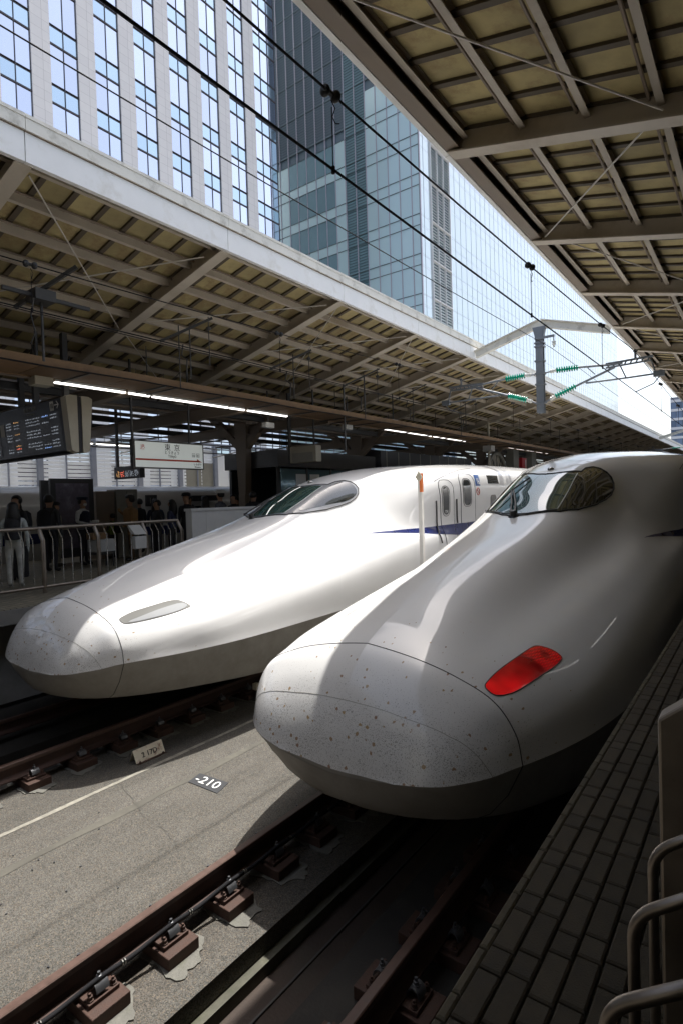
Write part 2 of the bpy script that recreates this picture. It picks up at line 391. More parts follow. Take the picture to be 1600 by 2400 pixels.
s3 = MB().box(-9.4, -7.59, -14, 140, -.6, -.29).build('track_slab', 'shade_painted_slab', kind='structure'); s3['label'] = 'concrete slab in shade below the far platform'
# low ledges in the trough
MB().box(-2.86, -2.79, -14, 140, -.6, -.43).build('trough_ledge', 'moss_ledge', slab)
MB().box(-2.62, -2.605, -14, 140, -.53, -.505).build('trough_joint', 'dark_steel', slab)
# painted line, faint line, crack, grout round the plates
def strip(mb, x0, x1, y0, y1, z, seg=40, jit=.006):
    vs = []; fs = []
    for i in range(seg+1):
        y = y0+(y1-y0)*i/seg; vs += [(x0+random.uniform(-jit, jit), y, z), (x1+random.uniform(-jit, jit), y, z)]
    for i in range(seg): fs.append((2*i, 2*i+1, 2*i+3, 2*i+2))
    mb.add(vs, fs)
pm('line_paint', (.26,.245,.205), .85, var=.3, vs=12, stain=(.11,.105,.09), sscale=7)
pm('faint_line', (.10,.094,.078), .9, var=.3, vs=5, stain=(.09,.085,.073), sscale=3)
m = MB(); strip(m, -5.775, -5.72, -10, 60, -.2855, 240); m.build('white_line', 'line_paint', slab)
m = MB(); strip(m, -5.19, -5.10, -10, 60, -.2865, 200, .02); m.build('faint_line', 'faint_line', slab)
def crack(pts, wd):
    m = MB(); P = []
    for (x, y), (x2, y2) in zip(pts, pts[1:]):
        for k in range(8):
            t = k/8; P.append((x+(x2-x)*t+random.uniform(-.012, .012), y+(y2-y)*t+random.uniform(-.012, .012)))
    vs = []; fs = []
    for i, (x, y) in enumerate(P):
        w_ = wd*random.uniform(.3, 1); vs += [(x, y-w_, -.2852), (x, y+w_, -.2852)]
    for i in range(len(P)-1): fs.append((2*i, 2*i+1, 2*i+3, 2*i+2))
    m.add(vs, fs); m.build('crack', 'ink_black', slab)
crack([(-5.75,3.47),(-5.28,3.33),(-4.9,3.2),(-4.5,3.17),(-4.14,3.06)], .0018); crack([(-4.95,4.25),(-4.6,4.42),(-4.3,4.4),(-4.1,4.6)], .0014)
crack([(-5.9,3.5),(-6.05,3.62),(-6.2,3.58)], .003)
for i in range(16):
    x = random.uniform(-5.4, -3.6); y = random.uniform(1.4, 3.0); a = random.uniform(0, 3)
    m = MB(); m.prism([(x+math.cos(a+k*1.047)*random.uniform(.004,.013), y+math.sin(a+k*1.047)*random.uniform(.004,.012), -.287) for k in range(6)], (0,0,.006)); m.build('pebble', 'plate_dark', slab)

def platform(name, label, x0, x1, lip):
    p = MB().box(x0, x1, -14, 140, 1.05, 1.235).build(name, 'paver_bed', kind='structure'); p['label'] = label
    MB().box(lip, lip+(.3 if x1 > 0 else -.3), -14, 140, -.29, 1.05).build('platform_wall', 'platform_side', p)
    return p
pr = platform('platform', 'near platform paved with long and short brown pavers', -.785, 7.0, -.35)
pl = platform('platform', 'far platform beyond the left train where passengers wait', -17.2, -9.14, -9.6)
MB().box(-9.139, -9.10, -14, 140, 1.02, 1.24).build('edge_beam', 'platform_side', pl)
# pavers near camera
def pav_rows():
    cols = [(-.783, -.753)]+[(-.75+.081*k, -.75+.081*(k+1)-.008) for k in range(14)]
    for ci, (xa, xb) in enumerate(cols):
        y = -1.0+(ci % 3)*.137+random.uniform(0, .03); k = ci % 2
        while y < 32:
            L = .2 if k % 2 == 0 else .1
            yield ci, xa, xb, y, y+L
            y += L+.008; k += 1
near = []; far = MB(); fare = MB()
for ci, xa, xb, ya, yb in pav_rows():
    if ya > .95 and ya < 5.35 and ci < 9: near.append((ci, xa, xb, ya, yb))
    elif ya > .3: (fare if ci == 0 else far).brick(xa, xb, ya, yb, 1.236, 1.25+random.uniform(-.0015, .0015))
cache = {}
for ci, xa, xb, ya, yb in near:
    key = (round(xb-xa, 3), round(yb-ya, 2))
    if key not in cache:
        o = MB().brick(xa, xb, ya, yb, 1.236, 1.25).build('paver', 'paver_edge' if ci == 0 else 'paver', pr); cache[key] = (o, xa, ya)
        # centre the mesh on its own place so that copies keep a sensible origin
    else:
        o, ox, oy = cache[key]; c = o.copy(); COL.objects.link(c); c.location = o.location+Vector((xa-ox, ya-oy, random.uniform(-.0015, .0015)))
far.build('far_pavers', 'paver', pr, kind='stuff'); fare.build('edge_pavers', 'paver_edge', pr, kind='stuff')
def small_paver_mat():
    m, n, l, b = newmat('far_paving'); tc = n.new('ShaderNodeTexCoord')
    br = n.new('ShaderNodeTexBrick'); br.inputs['Scale'].default_value = 1; br.inputs['Brick Width'].default_value = .2; br.inputs['Row Height'].default_value = .09; br.inputs['Mortar Size'].default_value = .006
    br.inputs['Color1'].default_value = (.27,.24,.175,1); br.inputs['Color2'].default_value = (.21,.19,.14,1); br.inputs['Mortar'].default_value = (.06,.055,.04,1)
    l.new(tc.outputs['Object'], br.inputs['Vector']); l.new(br.outputs[0], b.inputs['Base Color']); b.inputs['Roughness'].default_value = .8
small_paver_mat()
MB().box(-17.1, -9.16, -14, 60, 1.236, 1.25).build('paving', 'far_paving', pl)

# ------------------------------------------------------------------ rails
def rail(x, label):
    t = thing('rail', label, 'rail', (x, 0, -.175), 'running rails of the two tracks')
    prof = [(-.0725,-.175),(.0725,-.175),(.0725,-.163),(.02,-.148),(.0085,-.135),(.0085,-.055),(.030,-.04),(-.030,-.04),(-.0085,-.055),(-.0085,-.135),(-.02,-.148),(-.0725,-.163)]
    MB().prism([(x+a, -14, b) for a, b in prof], (0, 154, 0)).build('rail_web', 'rail_rust', t)
    MB().prism([(x+a, -14, b) for a, b in [(-.0325,-.04),(.0325,-.04),(.0325,-.006),(.026,0),(-.026,0),(-.0325,-.006)]], (0, 154, 0)).build('rail_head', 'rail_head', t)
RN = (-3.385, -1.79, -6.60, -8.03)
for x, lab in zip(RN, ('rusty rail in the sun alongside a black cable, foreground', 'dark rail in shade below the near platform', 'rusty rail beside the small marker, under the left train', 'rail hidden in shade against the far platform')): rail(x, lab)
def fastening(x, y, side, label, group):
    t = thing('rail_fastening', label, 'rail fastening', (x, y, -.29), group)
    MB().box(x-.25, x+.25, y-.125, y+.125, -.289, -.203).build('base_block', 'rust_plate', t, bevel=.006)
    MB().box(x-.175, x+.175, y-.10, y+.10, -.202, -.176).build('tie_plate', 'rust_plate', t, bevel=.004)
    for s in (-1, 1):
        pr_ = []
        for k in range(9):
            a = math.pi*(k/8)*.95; pr_.append((x+s*(.118-.045*math.cos(a)), -.165+.062*math.sin(a)))
        poly = pr_+[(x+s*(.118-.036*math.cos(math.pi*(k/8)*.95)), -.165+.051*math.sin(math.pi*(k/8)*.95)) for k in reversed(range(9))]
        c = MB().prism([(a, y-.042, b) for a, b in poly], (0, .084, 0)).build('spring_clip', 'clip_steel', t, smooth=True)
        MB().lathe((x+s*.118, y, -.107), (0,0,1), [(0,.024),(.006,.024),(.007,.017),(.024,.017),(.026,.010),(.045,.010)], 6).build('bolt', 'clip_steel', t)
        for yy in (-.075, .075):
            MB().lathe((x+s*.145, y+yy, -.176), (0,0,1), [(0,.022),(.008,.022),(.009,.016),(.03,.016),(.032,.009),(.046,.009)], 6).build('bolt', 'rust_plate', t)
    return t
fa = fastening(RN[0], 1.79, 1, 'rusty rail fastening nearest the camera, cut by bottom frame edge', 'fastenings of the sunlit near rail')
labs = {1: 'rusty rail fastening in sun, second from bottom left', 2: 'rusty rail fastening in sun, third from bottom left', 3: 'rail fastening just inside the shadow of the near nose'}
ks = kids(fa)
for k in (-3, -2, -1, 1, 2, 3, 4, 5, 6, 7, 8):
    dup(fa, (0, .523*k, 0), labs.get(k, 'rusty near rail fastening in shadow under the near nose, %s along the rail' % ('fifth','sixth','seventh','eighth','ninth')[k-4] if k > 0 else 'rail fastening of the sunlit rail below the bottom frame edge'), ks=ks)
for k in range(-2, 6): dup(fa, (RN[1]-RN[0], .523*k, 0), 'dark rail fastening in shade beside the near platform, %s from the bottom' % ('first','second','third','fourth','fifth','sixth','seventh','eighth')[k+2], 'fastenings in platform shade', ks=ks)
labs = {0: 'small rail fastening at the left frame edge, cut off', 1: 'rail fastening in sun beside the left rail', 2: 'rail fastening in shade next to the sunlit one, left rail'}
for k in range(-1, 9): dup(fa, (RN[2]-RN[0], 2.91-1.79+.54*(k-1), 0), labs.get(k, 'left rail fastening in shadow, %s from the left frame edge' % ('none','none','none','fourth','fifth','sixth','seventh','eighth','ninth')[k] if k > 0 else 'left rail fastening just outside the left frame edge'), 'fastenings of the left rail', ks=ks)
# pale grout patches round the blocks
def grout(x, y, sx, sy):
    P = []; n = 60; ph = random.uniform(0, 6)
    for i in range(n):
        a = 2*math.pi*i/n; q = (abs(math.cos(a))**4+abs(math.sin(a))**4)**-.25
        r_ = q*(1.02+.10*math.sin(a*3+ph)+.07*math.sin(a*7+ph*2)+.04*math.sin(a*15+ph*3)+random.uniform(-.035, .035))
        P.append((x+sx*r_*math.cos(a), y+sy*r_*math.sin(a), -.2895))
    MB().prism(P, (0,0,.009)).build('grout_patch', 'grout', slab)
for k in range(-3, 9): grout(RN[0]+.05, 1.79+.523*k+.01, .29, .165)
for k in range(-1, 8): grout(RN[2]+.06, 2.91+.54*(k-1), .27, .17)
# cable clipped along the rail
t = thing('rail_cable', 'black cable tied along the sunlit near rail', 'cable', (-3.29, 2, -.12))
P = []; y = -2.0
while y < 9:
    ph = ((y-1.79) % .523)/.523; z = -.118+.022*math.cos(2*math.pi*ph); x = -3.275+.016*math.cos(2*math.pi*ph)
    P.append((x, y, z)); y += .06
MB().tube(P, .0145, 10).build('cable', 'cable_black', t, smooth=True, sharp=0)
for k in range(-6, 20):
    y = 1.79+.523*(k/2+.25)+.03
    z = -.118; m = MB().lathe((-3.275, y-.006, z), (0,1,0), [(0,.0175),(.007,.0175)], 10); m.lathe((-3.275, y+.012, z), (0,1,0), [(0,.0175),(.006,.0175)], 10); m.build('cable_tie', 'ink_white' if False else 'stainless', t)
# marker tent on the slab
t = thing('distance_marker', 'small rusty white tent shaped marker with stencilled digits on slab', 'marker', (-5.96, 4.02, -.29))
x0, y0, y1 = -6.02, 3.82, 4.22
MB().prism([(x0-.075,y0,-.289),(x0-.070,y0,-.289),(x0+.003,y0,-.15),(x0+.003,y0,-.145),(x0-.003,y0,-.145)], (0,y1-y0,0)).build('rear_plate', 'marker_paint', t)
MB().prism([(x0+.075,y0,-.289),(x0+.070,y0,-.289),(x0+.001,y0,-.15),(x0+.001,y0,-.144),(x0+.004,y0,-.144)], (0,y1-y0,0)).build('front_plate', 'marker_paint', t)
MB().box(x0+.06, x0+.105, y0, y1, -.2885, -.282).build('foot', 'rust_plate', t)
for yy in (y0+.04, y1-.04): MB().lathe((x0+.09, yy, -.282), (0,0,1), [(0,.014),(.014,.014),(.015,.007),(.022,.007)], 6).build('bolt', 'rust_plate', t)
sl_ = Vector((-.072, 0, .143)).normalized()
text('lettering', '2 17D', .085, 'ink_black', t, (x0+.0585, 4.02, -.245), (0,1,0), sl_)
# -210 plate
t = thing('number_plate', 'dark flat plate with white digits 210 lying on slab', 'sign', (-4.88, 4.0, -.29))
pl210 = MB().prism([(-5.09,3.89,-.2895),(-4.63,3.90,-.2895),(-4.70,4.12,-.2895),(-5.14,4.09,-.2895)], (0,0,.006)).build('plate', 'plate_dark', t)
text('lettering', '-210', .19, 'ink_white', t, (-4.885, 3.945, -.283), (1,.03,0), (-.25,1,0), sx=1.05)
# trackside lamp near the left rail
t = thing('track_lamp', 'small pale lamp on dark stub in shadow under left train', 'lamp', (-6.3, 6.15, -.29))
MB().lathe((-6.3, 6.15, -.289), (0,0,1), [(0,.09),(.03,.09),(.04,.03),(.16,.03)], 12).build('stub', 'dark_steel', t)
MB().box(-6.34, -6.26, 6.10, 6.19, -.13, -.03).build('lamp_head', 'marker_paint', t, bevel=.01)
# ------------------------------------------------------------------ trains: lofted nose
def pchip(xs,ys):
    n=len(xs); h=[xs[i+1]-xs[i] for i in range(n-1)]; d=[(ys[i+1]-ys[i])/h[i] for i in range(n-1)]
    m=[d[0]]+[0 if d[i-1]*d[i]<=0 else (h[i-1]+h[i])*3/((2*h[i]+h[i-1])/d[i-1]+(h[i]+2*h[i-1])/d[i]) for i in range(1,n-1)]+[d[-1]]
    def f(x):
        if x<=xs[0]: return ys[0]
        if x>=xs[-1]: return ys[-1]
        i=0
        while x>xs[i+1]: i+=1
        t=(x-xs[i])/h[i]; t2=t*t; t3=t2*t
        return (2*t3-3*t2+1)*ys[i]+(t3-2*t2+t)*h[i]*m[i]+(-2*t3+3*t2)*ys[i+1]+(t3-t2)*h[i]*m[i+1]
    return f
def tab(rows,k): return pchip([r[0] for r in rows],[r[k] for r in rows])
ZT=[(0,.77),(.03,.93),(.08,1.08),(.15,1.22),(.28,1.41),(.45,1.56),(.7,1.68),(1,1.78),(1.5,1.94),(2.5,2.17),(3.3,2.33),(3.9,2.48),(4.6,2.77),(5.25,3.03),(5.6,3.13),(6,3.23),(6.6,3.33),(7.3,3.42),(8.5,3.51),(10,3.59),(12,3.65),(14,3.68)]
LIP=[(0,.52,.80),(.03,.70,.82),(.08,.85,.84),(.15,.96,.86),(.28,1.09,.88),(.45,1.21,.91),(.7,1.33,.92),(1,1.43,.92),(1.3,1.51,.92),(2,1.62,.92),(3,1.67,.93),(5,1.69,.95),(12,1.69,1.0)]
#  s, P6x,P6z, P5x,P5z, P4x,P4z, P3x,P3z
SEC=[(0,.12,.775,.24,.785,.36,.79,.46,.797),
(.03,.21,.925,.39,.91,.54,.885,.64,.855),
(.08,.28,1.06,.52,1.025,.69,.975,.80,.91),
(.15,.34,1.195,.62,1.14,.81,1.07,.91,.97),
(.28,.39,1.37,.69,1.30,.91,1.205,1.04,1.05),
(.45,.42,1.505,.75,1.425,1.03,1.30,1.17,1.11),
(.7,.42,1.61,.77,1.495,1.07,1.36,1.26,1.15),
(1,.42,1.70,.78,1.55,1.11,1.425,1.35,1.19),
(1.5,.42,1.84,.79,1.635,1.17,1.49,1.47,1.25),
(2.5,.45,2.07,.83,1.77,1.24,1.62,1.55,1.36),
(4,.53,2.43,.92,1.98,1.32,1.81,1.61,1.50),
(4.7,.54,2.68,.93,2.12,1.34,1.90,1.62,1.57),
(5.5,.53,2.98,.93,2.35,1.30,2.01,1.62,1.67),
(6.3,.57,3.14,.97,2.58,1.33,2.07,1.63,1.76),
(7.2,.80,3.23,1.24,2.78,1.44,2.12,1.63,1.80),
(8,1.03,3.30,1.46,2.97,1.52,2.14,1.64,1.80),
(9,1.18,3.38,1.57,3.09,1.60,2.15,1.66,1.78),
(10,1.21,3.45,1.61,3.14,1.64,2.2,1.68,1.75),
(12,1.22,3.50,1.64,3.16,1.68,2.2,1.70,1.75)]
fzt=tab(ZT,1); flx=tab(LIP,1); flz=tab(LIP,2); fsec=[tab(SEC,k) for k in range(1,9)]
def crease(s): return max(0.,min(1.,(1.6-s)/1.2))*.8
def section(s):
    return [(0,fzt(s))]+[(fsec[2*i](s),fsec[2*i+1](s)) for i in range(4)]+[(flx(s),flz(s))]
def evalsec(P,k,u):
    t=u*5; i=min(4,int(t)); t-=i
    def tan(j):
        if j==0:
            return ((P[1][0]),(P[1][1]-P[0][1])*k)
        if j==5: return (P[5][0]-P[4][0],P[5][1]-P[4][1])
        return ((P[j+1][0]-P[j-1][0])/2,(P[j+1][1]-P[j-1][1])/2)
    a,b=tan(i),tan(i+1); t2=t*t;t3=t2*t
    h=(2*t3-3*t2+1,t3-2*t2+t,-2*t3+3*t2,t3-t2)
    return tuple(h[0]*P[i][c]+h[1]*a[c]+h[2]*P[i+1][c]+h[3]*b[c] for c in (0,1))
def surf(s,u):
    sg=-1 if u<0 else 1
    x,z=evalsec(section(s),crease(s),abs(u)); return (sg*x,s,z)
ZB=[(0,.74),(.05,.60),(.1,.49),(.2,.465),(.6,.45),(1.2,.42),(2.5,.32),(4,.24),(6,.2)]
WB=[(0,.03),(.06,.06),(.1,.12),(.2,.45),(.4,.80),(.8,1.12),(1.5,1.36),(3,1.5),(6,1.56)]
fzb=tab(ZB,1); fwb=tab(WB,1)
def skirt(s):
    lx,lz=flx(s),flz(s); zb=fzb(s); bx=fwb(s); k=min(1,s/.3)
    return [(lx,lz),(lx-.012*k-.001,lz-.03*k-.001),(lx+(bx-lx)*.32,lz+(zb-lz)*.5),(lx+(bx-lx)*.72,lz+(zb-lz)*.87),(bx,zb)]
CH = {}
def psurf(s, u):
    s = max(0, s); key = round(s, 4)
    if key not in CH: CH[key] = (section(s), crease(s))
    P, k = CH[key]; x, z = evalsec(P, k, min(1, abs(u))); return Vector((x if u >= 0 else -x, s, z))
def pnorm(s, u):
    e = .012; a = psurf(s+e, u)-psurf(max(0, s-e), u)
    um, uM = max(-1, u-e), min(1, u+e); b = psurf(s, uM)-psurf(s, um)
    n = b.cross(a); n.normalize()
    if n.dot(Vector((psurf(s,u).x, -.2, .6))) < 0: n = -n
    return n
def u_of(s, z):
    lo, hi = 0., 1.
    for _ in range(30):
        m = (lo+hi)/2
        if psurf(s, m).z > z: lo = m
        else: hi = m
    return (lo+hi)/2
def inside(p, poly):
    x, y = p; c = False; n = len(poly)
    for i in range(n):
        x1, y1 = poly[i]; x2, y2 = poly[(i+1) % n]
        if (y1 > y) != (y2 > y) and x < (x2-x1)*(y-y1)/(y2-y1)+x1: c = not c
    return c
def smoothpoly(P, it=2):
    for _ in range(it):
        Q = []
        for i in range(len(P)):
            a, b = P[i], P[(i+1) % len(P)]
            Q += [(a[0]*.75+b[0]*.25, a[1]*.75+b[1]*.25), (a[0]*.25+b[0]*.75, a[1]*.25+b[1]*.75)]
        P = Q
    return P
SU = 2.2   # metres per unit of u, so that the fill grid is even
def decal(name, mat, parent, origin, poly, off=.004, step=.06, mirror=False):
    """surface patch that follows the loft; poly in (s,u)"""
    dens = []
    for i in range(len(poly)):
        a, b = poly[i], poly[(i+1) % len(poly)]; L = math.hypot(b[0]-a[0], (b[1]-a[1])*SU); k = max(1, int(L/step))
        dens += [(a[0]+(b[0]-a[0])*t/k, a[1]+(b[1]-a[1])*t/k) for t in range(k)]
    pts = [Vector((p[0], p[1]*SU)) for p in dens]; n = len(pts)
    edges = [(i, (i+1) % n) for i in range(n)]
    pp = [(p.x, p.y) for p in pts]
    xs = [p[0] for p in pp]; ys = [p[1] for p in pp]; y = min(ys)+step*.6
    while y < max(ys):
        x = min(xs)+step*.6
        while x < max(xs):
            if inside((x, y), pp) and min((x-q[0])**2+(y-q[1])**2 for q in pp) > (step*.45)**2: pts.append(Vector((x, y)))
            x += step
        y += step
    vs, _, fs, _, _, _ = delaunay_2d_cdt(pts, edges, [], 1, 1e-5)
    for sg in ((1, -1) if mirror else (1,)):
        mb = MB()
        for v in vs:
            s_, u_ = v.x, sg*v.y/SU
            mb.v.append(psurf(s_, u_)+pnorm(s_, u_)*off+origin)
        mb.f = [tuple(f) for f in fs]
        o = mb.build(name, mat, parent, recalc=False, smooth=True, sharp=0)
        me = o.data
        if me.polygons and me.polygons[0].normal.dot(pnorm(vs[0].x, sg*vs[0].y/SU)) < 0: me.flip_normals()
    return o
def sline(name, mat, parent, origin, path, r=.004, mirror=False, off=0., n=6):
    for sg in ((1, -1) if mirror else (1,)):
        P = []
        for i in range(len(path)-1):
            a, b = path[i], path[i+1]; k = max(1, int(math.hypot(b[0]-a[0], (b[1]-a[1])*SU)/.05))
            P += [(a[0]+(b[0]-a[0])*t/k, a[1]+(b[1]-a[1])*t/k) for t in range(k)]
        P.append(path[-1])
        MB().tube([psurf(s_, sg*u_)+pnorm(s_, sg*u_)*off+origin for s_, u_ in P], r, n).build(name, mat, parent, smooth=True, sharp=0)
def sz(pts): return [(s_, u_of(s_, z_)) for s_, z_ in pts]
def rrect(s0, s1, z0, z1, r, n=5):
    P = []
    for cx, cz, a0 in ((s1-r, z1-r, 0), (s0+r, z1-r, 90), (s0+r, z0+r, 180), (s1-r, z0+r, 270)):
        for k in range(n+1): a = R(a0+90*k/n); P.append((cx+r*math.cos(a), cz+r*math.sin(a)))
    return P
def train(xc, label, lamp):
    O = Vector((xc, 3.25, 0)); t = thing('bullet_train', label, 'train', tuple(O), 'bullet trains facing the camera')
    def loft(name, mat, st, us, both=True):
        mb = MB(); nu = len(us)
        for s_ in st:
            for u_ in us: mb.v.append(psurf(s_, u_)+O)
        for i in range(len(st)-1):
            for j in range(nu-1): mb.f.append((i*nu+j, (i+1)*nu+j, (i+1)*nu+j+1, i*nu+j+1))
        return mb
    us = [-1+2*k/88 for k in range(89)]
    st1 = [0, .006, .015]+[.03+.02*k for k in range(24)]+[.5]
    st2 = [.5]+[.55+.07*k for k in range(107)]+[8.3+.35*k for k in range(18)]+[15, 18, 22, 26.5]
    for nm, st in (('nose_cap', st1), ('body', st2)):
        mb = loft(nm, 'train_white', st, us)
        if nm == 'body':
            nu = len(us); a = len(mb.v)-nu; mb.f.append(tuple(a+k for k in range(nu)))
        o = mb.build(nm, 'train_white', t, smooth=True, sharp=0)
        me = o.data; att = me.attributes.new('sharp_edge', 'BOOLEAN', 'EDGE')
        for e in me.edges:
            a, b = (me.vertices[i].co for i in e.vertices)
            if abs(a.x) < 1e-5 and abs(b.x) < 1e-5 and max(a.y, b.y) < 1.1: att.data[e.index].value = True
    # skirt below the lip
    mb = MB(); sts = [0,.01,.02,.035,.05,.08,.12,.16,.22,.3,.4,.5,.65,.8,1,1.3,1.7,2.2,3,4,5,6,8,10,14,20,26.5]
    for s_ in sts:
        K = skirt(s_); K = [(x*.9985, z-.0015) for x, z in K]
        row = [Vector((x, s_, z)) for x, z in K]+[Vector((0, s_, K[-1][1]))]+[Vector((-x, s_, z)) for x, z in reversed(K)]
        mb.v += [p+O for p in row]
    nu = 11
    for i in range(len(sts)-1):
        for j in range(nu-1): mb.f.append((i*nu+j, i*nu+j+1, (i+1)*nu+j+1, (i+1)*nu+j))
    tip = MB(); tr_ = [psurf(0, u_)+O for u_ in us]; K = skirt(0); K = [(x*.9985, z-.0015) for x, z in K]
    low = [Vector((x, 0, z))+O for x, z in K]+[Vector((0, 0, K[-1][1]))+O]+[Vector((-x, 0, z))+O for x, z in reversed(K)]
    # zip the lip to the chin across the tip
    for k in range(len(us)-1):
        a_, b_ = tr_[k], tr_[k+1]; za = K[-1][1]+(K[0][1]-K[-1][1])*min(1, abs(a_.x-O.x)/K[0][0])**1.2; zb_ = K[-1][1]+(K[0][1]-K[-1][1])*min(1, abs(b_.x-O.x)/K[0][0])**1.2
        tip.add([a_, b_, Vector((b_.x, b_.y+.004, zb_-.012)), Vector((a_.x, a_.y+.004, za-.012))], [(0,1,2,3)])
    tip.build('nose_tip', 'train_skirt', t, smooth=True)
    mb.build('skirt', 'train_skirt', t, smooth=True, sharp=35)
    # seams
    sline('panel_seam', 'ink_black', t, O, [(.5, -1), (.5, 1)], .0042)
    sline('panel_seam', 'cabinet_grey', t, O, [(.16, 0), (.17, .3), (.2, .6), (.26, .85), (.3, 1)], .0018, mirror=True)
    mb = MB()
    for side in (1, -1):
        K = skirt(.5); mb.tube([Vector((side*x, .5, z))+O for x, z in K], .0042, 6)
    mb.build('skirt_seam', 'ink_black', t)
    for s_ in (4.05,):
        K = skirt(s_); MB().tube([Vector((x+.001, s_, z))+O for x, z in K[1:4]], .005, 6).build('skirt_seam', 'ink_black', t)
    mb = MB(); K = skirt(2.85); K2 = skirt(3.25)
    A = Vector((K[2][0]+.01, 2.85, K[2][1])); B = Vector((K2[2][0]+.01, 3.25, K2[2][1])); mb.tube([A+O+V(-.02,0,-.25), A+O, B+O, B+O+V(-.02,0,-.25)], .003, 5); mb.build('hatch_outline', 'ink_black', t)
    # cab glazing (outlines follow the frame, right half then mirrored)
    FR = [(3.87,0),(3.91,.06),(4.03,.12),(4.17,.18),(4.50,.238),(5.05,.287),(5.45,.309),(5.75,.315),(5.95,.307),(6.08,.29),(6.15,.265),(6.14,.235),(6.08,.204),(5.96,.176),(5.75,.158),(5.52,.158),(5.36,.10),(5.27,.05),(5.24,0)]
    full = FR+[(a, -b) for a, b in reversed(FR[1:-1])]
    decal('cab_frame', 'cab_frame' if lamp == 'head' else 'cab_glass', t, O, full, .004, .05)
    WS = [(3.93,0),(3.965,.06),(4.05,.11),(4.20,.165),(4.78,.158),(5.37,.150),(5.28,.085),(5.21,.04),(5.19,0)]
    ws = decal('windshield', 'windshield_glass', t, O, WS+[(a, -b) for a, b in reversed(WS[1:-1])], .008, .05)
    SD = [(4.478,.204),(4.714,.195),(5.253,.193),(5.526,.186),(5.755,.18),(5.939,.188),(6.045,.214),(6.085,.25),(6.065,.279),(5.965,.296),(5.775,.303),(5.52,.298),(5.009,.262),(4.731,.239),(4.513,.219)]
    decal('side_window', 'cab_glass', t, O, smoothpoly(SD, 2), .008, .05, mirror=True)
    sline('window_gasket', 'black_rubber', t, O, FR, .012, mirror=True, off=.004)
    sline('windshield_gasket', 'lamp_housing', t, O, [(4.20,.165),(4.78,.158),(5.37,.150)], .007, mirror=True, off=.008)
    sline('windshield_gasket', 'cab_frame', t, O, [(3.93,0),(3.965,.06),(4.05,.11),(4.20,.165)], .006, mirror=True, off=.008)
    # wiper
    a = psurf(3.86, .0)+O; n_ = pnorm(3.86, .0)
    wp = MB(); wp.lathe(a-n_*.03, n_, [(0,.07),(.03,.07),(.05,.045),(.11,.04)], 10); W1 = psurf(4.15, -.035)+O+pnorm(4.15, -.035)*.06
    W2 = psurf(4.62, -.10)+O+pnorm(4.62, -.1)*.05
    wp.tube([a+n_*.07+V(.03,0,0), W1+V(.03,0,0), W2+V(.03,0,0)], .014, 6); wp.tube([a+n_*.07-V(.03,0,0), W1-V(.02,0,0), W2], .012, 6); w_ = wp.build('wiper', 'black_rubber', t)
    MB().tube([psurf(4.05, -.135)+O+pnorm(4.05,-.13)*.035, W2, psurf(5.05, -.06)+O+pnorm(5.05,-.06)*.035], .012, 5).build('wiper_blade', 'ink_black', w_)
    # roof lamp
    c = psurf(5.5, 0)+O; m = MB(); m.ball(c+V(0,0,.0), .05, 12, 8, (1,1.3,.8)); m.build('roof_lamp', 'clear_lens', t, smooth=True)
    # lamps
    HL = [(.61,.546),(.644,.532),(.813,.522),(.99,.538),(1.222,.542),(1.374,.555),(1.432,.596),(1.468,.639),(1.47,.661),(1.384,.667),(1.171,.674),(.915,.663),(.717,.633),(.644,.617),(.612,.592)]
    TL = [(.558,.522),(.639,.517),(.775,.517),(1.021,.532),(1.301,.542),(1.356,.549),(1.393,.569),(1.435,.609),(1.435,.636),(1.419,.655),(1.333,.661),(1.126,.662),(.835,.649),(.687,.633),(.6,.609),(.552,.587),(.541,.557)]
    poly = smoothpoly(HL if lamp == 'head' else TL, 2)
    decal('head_lamp' if lamp == 'head' else 'tail_lamp', 'lens_grey' if lamp == 'head' else 'red_lens', t, O, poly, .004, .035, mirror=lamp == 'head')
    sline('lamp_gasket', 'ink_black' if lamp == 'tail' else 'plate_dark', t, O, poly+[poly[0]], .0045 if lamp == 'tail' else .003, mirror=lamp == 'head', off=.002)
    if lamp == 'head':
        inner = [(.66,.60),(.9,.605),(1.15,.60),(1.40,.60),(1.45,.64),(1.37,.66),(1.17,.667),(.92,.655),(.73,.628)]
        decal('lamp_bowl', 'lamp_bowl', t, O, smoothpoly(inner, 1), .007, .04, mirror=True)
    # blue stripe
    top = [(5.56,2.09),(6.35,2.10),(7.3,2.10),(8,2.11),(9,2.12),(10,2.13),(12,2.13),(16,2.13),(20,2.13),(26,2.13)]
    bot = [(5.9,2.078),(6.5,2.05),(7.17,2.0),(7.8,1.94),(8.47,1.88),(9.5,1.80),(11,1.74),(14,1.72),(20,1.72),(26,1.72)]
    decal('blue_stripe', 'train_blue', t, O, sz(top)+sz(list(reversed(bot))), .003, .12, mirror=True)
    # doors (platform side facing the camera)
    for nm, s0, s1, zt_, w0, w1, z0, z1 in (('crew_door', 8.1, 8.65, 3.12, 8.2, 8.44, 2.34, 2.95), ('passenger_door', 8.98, 9.71, 3.27, 9.12, 9.47, 2.53, 3.12)):
        arch = [(s0,1.3),(s0,zt_-.17),(s0+.04,zt_-.07),(s0+.13,zt_-.01),((s0+s1)/2,zt_),(s1-.13,zt_-.01),(s1-.04,zt_-.07),(s1,zt_-.17),(s1,1.3)]
        d = decal(nm, 'train_white', t, O, sz(arch), .006, .09)
        sline('door_seam', 'plate_dark', d, O, sz(arch), .007, off=.004)
        decal('door_window', 'dark_pane', d, O, sz(rrect(w0, w1, z0, z1, .11)), .010, .05)
